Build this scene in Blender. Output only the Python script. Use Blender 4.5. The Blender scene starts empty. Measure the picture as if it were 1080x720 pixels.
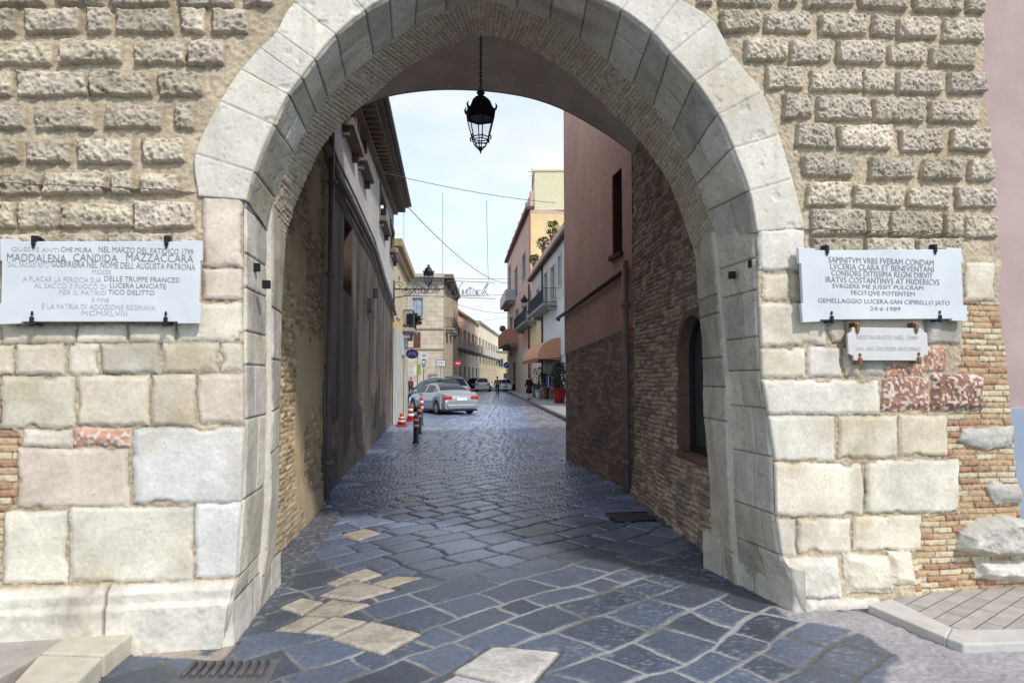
import bpy, bmesh, math, random
import numpy as np
from mathutils import Vector, Matrix
R = math.radians
rnd = random.Random(7)
scene = bpy.context.scene
COL = scene.collection

# ------------------------------------------------------------------ camera
W0, H0, F0, HOR = 1080., 720., 700., 398.
PITCH = math.atan((HOR - H0/2)/F0)
CAMZ = 1.6
cam_d = bpy.data.cameras.new('camera'); cam = bpy.data.objects.new('camera', cam_d)
COL.objects.link(cam); scene.camera = cam
cam_d.lens = 36*F0/W0; cam_d.sensor_width = 36; cam_d.clip_end = 5000; cam_d.clip_start = .05
cam.location = (0, 0, CAMZ); cam.rotation_euler = (math.pi/2 + PITCH, 0, 0)
CO = np.array([0, 0, CAMZ])

def ray(px, py):
    x = (px - W0/2)/F0; y = (H0/2 - py)/F0
    c, s = math.cos(PITCH), math.sin(PITCH)
    return np.array([x, c - y*s, s + y*c])
def hit(px, py, p0, n):
    d = ray(px, py); n = np.array(n, float)
    t = np.dot(np.array(p0, float) - CO, n)/np.dot(d, n)
    return CO + d*t
def ground(px, py, z=0.): return hit(px, py, (0, 0, z), (0, 0, 1))
def atY(px, py, Y): return hit(px, py, (0, Y, 0), (0, 1, 0))

# ------------------------------------------------------------------ numpy noise
def _h(ix, iy, s):
    n = (ix.astype(np.int64)*374761393 + iy.astype(np.int64)*668265263 + int(s)*1442695041) & 0xffffffff
    n = ((n ^ (n >> 13))*1274126177) & 0xffffffff
    n = (n ^ (n >> 16)) & 0xffffffff
    return n/4294967295.0
def vnoise(x, y, s=0):
    x = np.asarray(x, float); y = np.asarray(y, float)
    ix = np.floor(x); iy = np.floor(y); fx = x-ix; fy = y-iy
    fx = fx*fx*(3-2*fx); fy = fy*fy*(3-2*fy)
    a = _h(ix, iy, s); b = _h(ix+1, iy, s); c = _h(ix, iy+1, s); d = _h(ix+1, iy+1, s)
    return (a*(1-fx)+b*fx)*(1-fy) + (c*(1-fx)+d*fx)*fy
def fbm(x, y, s=0, o=4, g=.5):
    r = 0; a = 1; t = 0
    for i in range(o):
        r = r + a*vnoise(x*2**i, y*2**i, s+i*17); t += a; a *= g
    return r/t
def sst(a, b, x):
    t = np.clip((x-a)/(b-a), 0, 1); return t*t*(3-2*t)
def pip(x, y, poly):
    ins = np.zeros(np.shape(x), bool); n = len(poly)
    for i in range(n):
        x0, y0 = poly[i][0], poly[i][1]; x1, y1 = poly[(i+1) % n][0], poly[(i+1) % n][1]
        if y0 == y1: continue
        c = ((y0 > y) != (y1 > y)) & (x < (x1-x0)*(y-y0)/(y1-y0)+x0)
        ins ^= c
    return ins
def pdist(x, y, poly):
    """signed distance to polygon outline, positive inside"""
    d = np.full(np.shape(x), 1e9); n = len(poly)
    for i in range(n):
        ax, ay = poly[i][0], poly[i][1]; bx, by = poly[(i+1) % n][0], poly[(i+1) % n][1]
        ex, ey = bx-ax, by-ay; L = ex*ex+ey*ey+1e-12
        t = np.clip(((x-ax)*ex+(y-ay)*ey)/L, 0, 1)
        d = np.minimum(d, np.hypot(x-ax-t*ex, y-ay-t*ey))
    return np.where(pip(x, y, poly), d, -d)
def lin(r, g, b, k=1.0):
    f = lambda c: (c/255/12.92 if c/255 <= .04045 else ((c/255+.055)/1.055)**2.4)*k
    return np.array([f(r), f(g), f(b)])

# ------------------------------------------------------------------ object helpers
def link(o, parent=None):
    COL.objects.link(o)
    if parent is not None: o.parent = parent
    return o
def tag(o, label=None, cat=None, group=None, kind=None):
    if label: o['label'] = label
    if cat: o['category'] = cat
    if group: o['group'] = group
    if kind: o['kind'] = kind
    return o
def thing(name, label, cat, loc=(0, 0, 0), rz=0, group=None):
    o = bpy.data.objects.new(name, None); link(o)
    o.location = loc; o.rotation_euler = (0, 0, rz); o.empty_display_size = .2
    return tag(o, label, cat, group)
def wmat(o):
    m = Matrix.Translation(o.location) @ o.rotation_euler.to_matrix().to_4x4()
    return m if o.parent is None else wmat(o.parent) @ o.matrix_parent_inverse @ m
def wparent(o, parent):
    """parent keeping world coordinates: parents are built unscaled"""
    o.parent = parent
    if parent is not None:
        o.matrix_parent_inverse = wmat(parent).inverted()
    return o

class MB:
    def __init__(s): s.v = []; s.f = []; s.sm = []
    def quad(s, *p, smooth=False):
        b = len(s.v); s.v += [tuple(q) for q in p]; s.f.append(tuple(range(b, b+len(p)))); s.sm.append(smooth); return s
    def box(s, x0, x1, y0, y1, z0, z1, M=None):
        P = [(x0,y0,z0),(x1,y0,z0),(x1,y1,z0),(x0,y1,z0),(x0,y0,z1),(x1,y0,z1),(x1,y1,z1),(x0,y1,z1)]
        if M is not None: P = [tuple(M @ Vector(p)) for p in P]
        b = len(s.v); s.v += P
        for f in ((0,3,2,1),(4,5,6,7),(0,1,5,4),(1,2,6,5),(2,3,7,6),(3,0,4,7)):
            s.f.append(tuple(b+i for i in f)); s.sm.append(False)
        return s
    def tube(s, pts, r, n=8, caps=True):
        pts = [Vector(p) for p in pts]
        rs = r if isinstance(r, (list, tuple)) else [r]*len(pts)
        b = len(s.v); up = None
        for i, p in enumerate(pts):
            d = (pts[min(i+1, len(pts)-1)] - pts[max(i-1, 0)])
            if d.length < 1e-9: d = Vector((0,0,1))
            d.normalize()
            if up is None:
                up = Vector((0,0,1)) if abs(d.z) < .9 else Vector((1,0,0))
            a = d.cross(up).normalized(); c = a.cross(d).normalized(); up = c
            for k in range(n):
                t = 2*math.pi*k/n
                s.v.append(tuple(p + (a*math.cos(t)+c*math.sin(t))*rs[i]))
        for i in range(len(pts)-1):
            for k in range(n):
                s.f.append((b+i*n+k, b+i*n+(k+1) % n, b+(i+1)*n+(k+1) % n, b+(i+1)*n+k)); s.sm.append(n > 4)
        if caps:
            s.f.append(tuple(b+k for k in range(n))[::-1]); s.sm.append(False)
            e = b+(len(pts)-1)*n
            s.f.append(tuple(e+k for k in range(n))); s.sm.append(False)
        return s
    def lathe(s, prof, c=(0,0,0), n=16, M=None):
        b = len(s.v)
        for (r, z) in prof:
            for k in range(n):
                t = 2*math.pi*(k+.5)/n; p = Vector((c[0]+r*math.cos(t), c[1]+r*math.sin(t), c[2]+z))
                s.v.append(tuple(M @ p if M is not None else p))
        for i in range(len(prof)-1):
            for k in range(n):
                s.f.append((b+i*n+k, b+i*n+(k+1) % n, b+(i+1)*n+(k+1) % n, b+(i+1)*n+k)); s.sm.append(n > 8)
        s.f.append(tuple(b+k for k in range(n))[::-1]); s.sm.append(False)
        e = b+(len(prof)-1)*n
        s.f.append(tuple(e+k for k in range(n))); s.sm.append(False)
        return s
    def prism(s, poly3, off):
        """poly3: list of 3-D points, extruded by vector off"""
        n = len(poly3); b = len(s.v); off = Vector(off)
        s.v += [tuple(p) for p in poly3] + [tuple(Vector(p)+off) for p in poly3]
        s.f.append(tuple(range(b, b+n))); s.f.append(tuple(range(b+2*n-1, b+n-1, -1))); s.sm += [False, False]
        for i in range(n):
            j = (i+1) % n; s.f.append((b+j, b+i, b+n+i, b+n+j)); s.sm.append(False)
        return s
    def build(s, name, mat, parent=None, bevel=0, local=False, sub=0):
        me = bpy.data.meshes.new(name); me.from_pydata(s.v, [], s.f); me.update()
        bm = bmesh.new(); bm.from_mesh(me); bmesh.ops.recalc_face_normals(bm, faces=bm.faces); bm.to_mesh(me); bm.free()
        me.polygons.foreach_set('use_smooth', s.sm)
        me.materials.append(mat)
        o = bpy.data.objects.new(name, me); COL.objects.link(o)
        if parent is not None:
            if local: o.parent = parent
            else: wparent(o, parent)
        if bevel:
            m = o.modifiers.new('b', 'BEVEL'); m.width = bevel; m.segments = 2; m.limit_method = 'ANGLE'
        if sub:
            m = o.modifiers.new('s', 'SUBSURF'); m.levels = sub; m.render_levels = sub
        return o

def grid_mesh(name, P, C, mat, parent=None, keep=None, G=None, wrap=False):
    """P: (n,m,3) points, C: (n,m,3) colours, keep: (n-1,m-1) faces"""
    n, m = P.shape[:2]
    idx = np.arange(n*m).reshape(n, m)
    q = np.stack([idx[:-1, :-1], idx[:-1, 1:], idx[1:, 1:], idx[1:, :-1]], -1).reshape(-1, 4)
    V = P.reshape(-1, 3); Cc = C.reshape(-1, 3)
    g = None if G is None else G.reshape(-1)
    if keep is not None:
        q = q[keep.reshape(-1)]
        used = np.zeros(n*m, bool); used[q.reshape(-1)] = True
        remap = np.cumsum(used)-1; V = V[used]; Cc = Cc[used]; q = remap[q]
        if g is not None: g = g[used]
    me = bpy.data.meshes.new(name)
    me.vertices.add(len(V)); me.vertices.foreach_set('co', V.astype(np.float32).reshape(-1))
    me.loops.add(q.size); me.loops.foreach_set('vertex_index', q.astype(np.int32).reshape(-1))
    me.polygons.add(len(q)); me.polygons.foreach_set('loop_start', np.arange(0, q.size, 4, dtype=np.int32))
    try: me.polygons.foreach_set('loop_total', np.full(len(q), 4, np.int32))
    except Exception: pass
    me.update(calc_edges=True); me.validate()
    a = me.color_attributes.new('Col', 'FLOAT_COLOR', 'POINT')
    a.data.foreach_set('color', np.concatenate([np.clip(Cc, 0, 1), np.ones((len(Cc), 1))], 1).astype(np.float32).reshape(-1))
    if g is not None:
        b = me.attributes.new('Rgh', 'FLOAT', 'POINT'); b.data.foreach_set('value', g.astype(np.float32))
    me.polygons.foreach_set('use_smooth', np.ones(len(me.polygons), bool))
    me.materials.append(mat)
    o = bpy.data.objects.new(name, me); COL.objects.link(o)
    if parent is not None: wparent(o, parent)
    return o

# ------------------------------------------------------------------ materials
def nmat(name):
    m = bpy.data.materials.new(name); m.use_nodes = True
    nt = m.node_tree; return m, nt, nt.nodes['Principled BSDF']
def attr_mat(name, rough=.85, scale=60, amp=.25, bump=.3, bdist=.004, spec=.3, rattr=False):
    m, nt, b = nmat(name); N = nt.nodes; L = nt.links
    a = N.new('ShaderNodeAttribute'); a.attribute_name = 'Col'
    tc = N.new('ShaderNodeTexCoord')
    no = N.new('ShaderNodeTexNoise'); no.inputs['Scale'].default_value = scale; no.inputs['Detail'].default_value = 6
    L.new(tc.outputs['Object'], no.inputs['Vector'])
    mr = N.new('ShaderNodeMapRange'); mr.inputs[1].default_value = .25; mr.inputs[2].default_value = .75
    mr.inputs[3].default_value = 1-amp; mr.inputs[4].default_value = 1+amp
    L.new(no.outputs[0], mr.inputs[0])
    vm = N.new('ShaderNodeVectorMath'); vm.operation = 'SCALE'
    L.new(a.outputs['Color'], vm.inputs[0]); L.new(mr.outputs[0], vm.inputs['Scale'])
    L.new(vm.outputs[0], b.inputs['Base Color'])
    bp = N.new('ShaderNodeBump'); bp.inputs['Strength'].default_value = bump; bp.inputs['Distance'].default_value = bdist
    L.new(no.outputs[0], bp.inputs['Height']); L.new(bp.outputs[0], b.inputs['Normal'])
    b.inputs['Specular IOR Level'].default_value = spec
    if rattr:
        r = N.new('ShaderNodeAttribute'); r.attribute_name = 'Rgh'; L.new(r.outputs['Fac'], b.inputs['Roughness'])
    else: b.inputs['Roughness'].default_value = rough
    return m
def mat(name, c, rough=.7, metal=0, var=.15, scale=6, bump=.1, bdist=.01, spec=.4, c2=None, streak=0, coat=0, alpha=None, trans=0):
    m, nt, b = nmat(name); N = nt.nodes; L = nt.links
    tc = N.new('ShaderNodeTexCoord')
    mp = N.new('ShaderNodeMapping'); L.new(tc.outputs['Object'], mp.inputs[0])
    if streak: mp.inputs['Scale'].default_value = (1, 1, 1-streak)
    no = N.new('ShaderNodeTexNoise'); no.inputs['Scale'].default_value = scale; no.inputs['Detail'].default_value = 8
    no.inputs['Roughness'].default_value = .6
    L.new(mp.outputs[0], no.inputs['Vector'])
    cr = N.new('ShaderNodeMapRange'); cr.inputs[1].default_value = .3; cr.inputs[2].default_value = .7
    L.new(no.outputs[0], cr.inputs[0])
    mx = N.new('ShaderNodeMix'); mx.data_type = 'RGBA'
    c = tuple(c)[:3]
    if c2 is None: A = [x*(1-var) for x in c]; B = [min(1, x*(1+var)) for x in c]
    else: A = list(c); B = list(c2)[:3]
    mx.inputs[6].default_value = (*A, 1); mx.inputs[7].default_value = (*B, 1)
    L.new(cr.outputs[0], mx.inputs[0]); L.new(mx.outputs[2], b.inputs['Base Color'])
    if bump:
        n2 = N.new('ShaderNodeTexNoise'); n2.inputs['Scale'].default_value = scale*6; n2.inputs['Detail'].default_value = 5
        L.new(tc.outputs['Object'], n2.inputs['Vector'])
        bp = N.new('ShaderNodeBump'); bp.inputs['Strength'].default_value = bump; bp.inputs['Distance'].default_value = bdist
        L.new(n2.outputs[0], bp.inputs['Height']); L.new(bp.outputs[0], b.inputs['Normal'])
    b.inputs['Roughness'].default_value = rough; b.inputs['Metallic'].default_value = metal
    b.inputs['Specular IOR Level'].default_value = spec
    if coat: b.inputs['Coat Weight'].default_value = coat; b.inputs['Coat Roughness'].default_value = .05
    if trans: b.inputs['Transmission Weight'].default_value = trans
    return m
def course_mat(name, c, c2, mortar, bw=.5, bh=.25, rough=.85, dirt=.3):
    """block or brick courses in wall UV built from object coordinates (z up, x+y along)"""
    m, nt, b = nmat(name); N = nt.nodes; L = nt.links
    tc = N.new('ShaderNodeTexCoord'); sp = N.new('ShaderNodeSeparateXYZ'); L.new(tc.outputs['Object'], sp.inputs[0])
    ad = N.new('ShaderNodeMath'); ad.operation = 'ADD'; L.new(sp.outputs[0], ad.inputs[0]); L.new(sp.outputs[1], ad.inputs[1])
    cb = N.new('ShaderNodeCombineXYZ'); L.new(ad.outputs[0], cb.inputs[0]); L.new(sp.outputs[2], cb.inputs[1])
    br = N.new('ShaderNodeTexBrick'); br.inputs['Scale'].default_value = 1
    br.inputs['Brick Width'].default_value = bw; br.inputs['Row Height'].default_value = bh; br.inputs['Mortar Size'].default_value = .02*bh/.25
    br.inputs['Color1'].default_value = (*c, 1); br.inputs['Color2'].default_value = (*c2, 1); br.inputs['Mortar'].default_value = (*mortar, 1)
    L.new(cb.outputs[0], br.inputs['Vector'])
    no = N.new('ShaderNodeTexNoise'); no.inputs['Scale'].default_value = 1.5; no.inputs['Detail'].default_value = 9
    L.new(tc.outputs['Object'], no.inputs['Vector'])
    mr = N.new('ShaderNodeMapRange'); mr.inputs[1].default_value = .3; mr.inputs[2].default_value = .7; mr.inputs[3].default_value = 1-dirt; mr.inputs[4].default_value = 1.1
    L.new(no.outputs[0], mr.inputs[0])
    vm = N.new('ShaderNodeVectorMath'); vm.operation = 'SCALE'; L.new(br.outputs[0], vm.inputs[0]); L.new(mr.outputs[0], vm.inputs['Scale'])
    L.new(vm.outputs[0], b.inputs['Base Color']); b.inputs['Roughness'].default_value = rough
    bp = N.new('ShaderNodeBump'); bp.inputs['Strength'].default_value = .5; bp.inputs['Distance'].default_value = .01
    L.new(br.outputs[1], bp.inputs['Height']); bp.invert = True; L.new(bp.outputs[0], b.inputs['Normal'])
    return m

M_stone = attr_mat('stone', .88, 38, .12, .5, .005)
M_smooth = attr_mat('dressed_stone', .75, 45, .12, .25, .003)
M_wallp = attr_mat('wall_plaster', .9, 18, .16, .4, .006)
M_pave = attr_mat('paving', .45, 40, .25, .35, .003, spec=.5, rattr=True)
M_iron = mat('iron', (.012, .013, .02), .45, .3, .3, 20, .2, .002)
M_bronze = mat('bronze', (.25, .12, .06), .45, .6, .3, 40)
M_darkmetal = mat('dark_metal', (.05, .05, .055), .5, .5, .3, 30)
M_glassd = mat('dark_glass', (.03, .045, .045), .12, 0, .3, 3, 0, spec=.6)
M_glasslight = mat('light_glass', (.30, .38, .44), .12, 0, .3, 2, 0, spec=.6)
M_ceil = mat('vault_plaster', lin(232, 218, 202, 1.), .95, 0, .2, 2.2, .4, .02, c2=lin(206, 190, 174, .95))
M_marble = mat('marble', lin(214, 216, 220, .84), .45, 0, .05, 2.6, .06, .002, c2=lin(229, 230, 232, .88))
M_marble2 = mat('pale_marble', lin(220, 214, 212, .85), .5, 0, .05, 12, .06, .002)
M_ink = mat('ink', (.24, .245, .25), .7, 0, .35, 90, 0)
M_inkf = mat('faded_ink', (.44, .46, .48), .7, 0, .3, 90, 0)
M_pink = mat('pink_plaster', lin(202, 176, 170, .76), .9, 0, .12, 1.6, .5, .006)
M_greybase = mat('blue_grey_base', lin(172, 182, 200, .7), .85, 0, .1, 2, .15)
M_black = mat('black_hole', (.012, .012, .014), .9)

# ------------------------------------------------------------------ gate facade
UE = np.array([.9866, .1630, 0.]); UN = np.array([.1630, -.9866, 0.])     # along the facade, outward normal
FO = np.array([0, 4.39, 0.])
def FP(u, z, h=0.): return FO + UE*u + np.array([0, 0, z]) + UN*h
def fac(px, py, t=0.):
    p = hit(px, py, FO - UN*t, UN); return float(np.dot(p-FO, UE)), float(p[2])
ALF = [(239,673),(249,607),(255,525),(258,448),(256,340),(257,215)]
BLF = [(262,655),(272,585),(276,530),(279,448),(279,340),(279,245)]
CLF = [(284,640),(289,575),(291,540),(293,450),(295,330),(299,255)]
ARF = [(840,640),(824,590),(818,545),(816,483),(810,440),(803,400),(800,330),(797,245)]
BRF = [(786,640),(779,575),(777,544),(773,438),(771,407),(765,333),(757,250)]
CRF = [(757,630),(752,565),(750,502),(744,438),(742,359),(738,317),(735,275)]
TB, TC = .52, 1.0
ARCH = [((210,208),(260,212),(280,243),(299,255)), ((207,163),(268,182),(288,208),(306,228)), ((233,108),(288,132),(308,160),(328,174)),
 ((255,75),(304,101),(321,136),(342,150)), ((275,52),(318,83),(332,118),(356,134)), ((292,35),(332,64),(345,102),(371,120)),
 ((310,3),(354,38),(364,82),(391,102)), ((345,-30),(385,12),(393,57),(420,77)), ((378,-52),(410,-2),(413,41),(443,62)),
 ((412,-70),(440,-17),(437,26),(466,50)), ((450,-85),(470,-28),(470,11),(488,41)), ((508,-97),(508,-37),(508,0),(508,37)),
 ((560,-88),(548,-30),(545,7),(535,41)), ((605,-72),(585,-18),(580,20),(560,52)), ((645,-50),(620,-4),(612,40),(590,70)),
 ((682,-25),(655,12),(642,63),(618,92)), ((715,0),(687,36),(668,88),(645,117)), ((750,22),(706,58),(690,110),(668,139)),
 ((772,60),(732,87),(710,137),(690,167)), ((802,98),(756,122),(726,167),(706,193)), ((820,143),(772,157),(737,193),(718,222)),
 ((834,189),(789,202),(748,222),(728,250)), ((847,241),(797,245),(757,250),(735,275))]
def zcurve(pts, t):
    q = sorted([fac(x, y, t)[::-1] for x, y in pts]); return [a for a, b in q], [b for a, b in q]
zAL, uAL = zcurve(ALF, 0); zAR, uAR = zcurve(ARF, 0)
zBL, uBL = zcurve(BLF, TB); zBR, uBR = zcurve(BRF, TB)
zCL, uCL = zcurve(CLF, TC); zCR, uCR = zcurve(CRF, TC)
AO = np.array([fac(*a[0]) for a in ARCH]); AI = np.array([fac(*a[1]) for a in ARCH])
AB = np.array([fac(*a[2], TB) for a in ARCH]); AC = np.array([fac(*a[3], TC) for a in ARCH])
def crom(P, n):
    """Catmull-Rom resample with n samples per span"""
    P = np.asarray(P, float); Q = np.vstack([2*P[0]-P[1], P, 2*P[-1]-P[-2]]); out = []
    for i in range(len(P)-1):
        p0, p1, p2, p3 = Q[i:i+4]
        for k in range(n):
            t = k/n
            out.append(.5*((2*p1)+(-p0+p2)*t+(2*p0-5*p1+4*p2-p3)*t*t+(-p0+3*p1-3*p2+p3)*t**3))
    out.append(P[-1]); return np.array(out)
NS = 34
cAO, cAI, cAB, cAC = crom(AO, NS), crom(AI, NS), crom(AB, NS), crom(AC, NS)
cMID = cAO*.45 + cAI*.55
kc = int(np.argmax(cMID[:, 1])); ucrown = cMID[kc, 0]; zcrown = cMID[kc, 1]
ZSP_L, ZSP_R = cAI[0, 1], cAI[-1, 1]

gate = thing('stone_gate', 'old sandy stone town gate with a tall pointed arch of white voussoirs over the street', 'gate', tuple(FP(0, 0)))

def px_quad(b, t=0):
    if len(b) == 4 and not isinstance(b[0], (tuple, list)):
        x0, x1, y0, y1 = b; b = [(x0, y1), (x1, y1), (x1, y0), (x0, y0)]
    return [fac(x, y, t) for x, y in b]
SAND = lin(203, 190, 170, .94); CREAM = lin(219, 208, 190, .94); WHT = lin(225, 217, 204, .88); PNK = lin(211, 195, 180, .94)
BWH = lin(220, 216, 211, .88); REDB = lin(178, 132, 112, .8); TUF = lin(206, 192, 172, .88); GREY = lin(196, 190, 180, .88)
rust = []   # (box)
def rrow(y0, y1, xs, sl=0.):
    for a in xs:
        m = (a[0]+a[1])/2; rust.append((a[0], a[1], y0+sl*(m), y1+sl*(m)))
rrow(-20, 8, [(-5,50),(61,112),(119,180),(190,248),(258,288)])
rrow(11, 36, [(-30,18),(29,85),(93,120),(123,182),(191,217),(226,262)])
rrow(45, 69, [(-40,55),(63,130),(142,195),(200,238)])
rrow(77, 103, [(-50,15),(20,92),(94,162),(170,216)])
rrow(112, 137, [(-50,28),(38,100),(111,172),(184,205)])
rrow(148, 172, [(-50,22),(30,75),(84,140),(152,196)])
rrow(183, 205, [(-50,45),(48,112),(121,140),(150,190)])
rrow(214, 241, [(-50,18),(21,66),(68,141),(144,206)])
rrow(247, 272, [(-50,40),(46,110),(116,180),(184,208)])
for (x0,x1,y0,y1) in [(735,750,-12,6),(758,812,-14,7),(823,840,-12,8),(848,898,-10,9),(906,955,-9,11),(962,1012,-8,14),(1018,1034,-5,15),
 (760,800,13,34),(806,852,15,36),(864,910,16,38),(918,940,18,40),(944,985,20,42),(992,1033,21,44),
 (786,828,42,65),(833,875,44,67),(882,930,45,69),(937,972,47,70),(980,1025,49,72),
 (808,846,72,95),(853,907,74,97),(909,940,75,98),(946,990,77,99),(998,1038,78,100),
 (824,855,101,125),(861,915,103,127),(919,972,105,129),(978,1030,107,130),
 (838,877,132,156),(884,938,134,158),(949,993,136,160),(1001,1040,137,160),
 (846,899,165,187),(916,963,166,189),(970,1013,168,190),(1019,1046,168,191),
 (850,893,193,217),(899,950,195,218),(956,1000,197,219),(1008,1050,198,220),
 (853,910,222,248),(914,933,224,248),(938,990,225,249),(995,1012,226,250),(1017,1050,227,250),
 (856,905,252,280),(910,960,252,280),(966,1012,252,280)]:
    rust.append((x0,x1,y0,y1))
for r in range(8):                                # courses above the frame
    yb = -30 - r*34; xx = -60 - rnd.random()*40
    while xx < 1030:
        w = rnd.uniform(40, 75); rust.append((xx, xx+w, yb-24, yb)); xx += w+9
ashl = [((214,257,207,282),PNK),((213,257,283,317),PNK),((188,257,319,361),CREAM),((-60,2,343,363),SAND),((4,80,343,363),SAND),((82,134,342,361),CREAM),((137,186,342,361),CREAM),
 ((-40,15,364,395),SAND),((17,68,363,395),SAND),((69,106,362,395),CREAM),((107,169,362,395),GREY),((172,231,361,393),SAND),((233,257,362,392),SAND),
 ((-60,0,397,451),SAND),((2,80,397,451),CREAM*.93),((82,158,396,449),SAND),((160,206,395,450),SAND*.97),((207,260,394,447),PNK),
 ((25,77,453,471),CREAM*1.05),((19,136,472,535),PNK),((140,260,450,531),BWH),
 ((4,72,538,615),WHT),((74,205,534,613),WHT*.97),((206,258,530,609),BWH),
 ((803,831,289,318),CREAM),((832,848,289,318),SAND),((798,871,320,365),CREAM),((873,890,320,364),SAND),((892,975,320,365),CREAM),((977,1014,320,363),GREY*.9),
 ((1017,1049,277,317),CREAM),((798,849,367,398),CREAM),((851,887,366,398),WHT*.95),((889,907,366,398),SAND),((910,932,366,397),GREY),
 ((799,848,241,286),WHT*1.03),((798,927,400,437),WHT),((805,880,438,486),WHT*.97),((883,946,438,483),CREAM),((948,999,438,481),SAND*1.05),
 ((805,910,488,544),CREAM*1.04),((912,1010,484,541),WHT*.97),((805,839,547,586),WHT*1.02),((841,896,546,583),CREAM),((899,972,543,580),CREAM*1.03)]
rough_b = [((78,138,452,470),lin(206,158,136,.82),.012),((929,979,398,434),REDB,.015),((981,1037,394,433),REDB*.8,.035),((974,997,366,391),REDB*1.25,.01),((934,974,384,397),REDB*1.4,.008),
 ((812,882,586,630),WHT,.03),((886,936,583,622),CREAM,.03),((934,960,580,614),CREAM,.025),((840,920,626,646),WHT,.02),
 ([(1008,466),(1014,452),(1068,448),(1068,470),(1040,474)],GREY,.02),([(1038,512),(1048,508),(1080,514),(1080,531),(1048,532)],GREY,.02),
 ([(1005,580),(1010,560),(1030,546),(1062,543),(1100,550),(1100,586),(1040,587)],GREY*1.05,.10),([(1026,610),(1030,590),(1100,588),(1100,613),(1060,612)],WHT,.06)]
EDGE_R = [(-330,1000),(-100,1026),(0,1035),(45,1037),(100,1040),(165,1044),(250,1052),(318,1056),(380,1061),(450,1068),(520,1074),(600,1083),(640,1090)]
zE, uE = zcurve([(x, y) for y, x in EDGE_R], 0)
plU = fac(-150, 300)[0] - .9; ZTOP = 6.1
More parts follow.
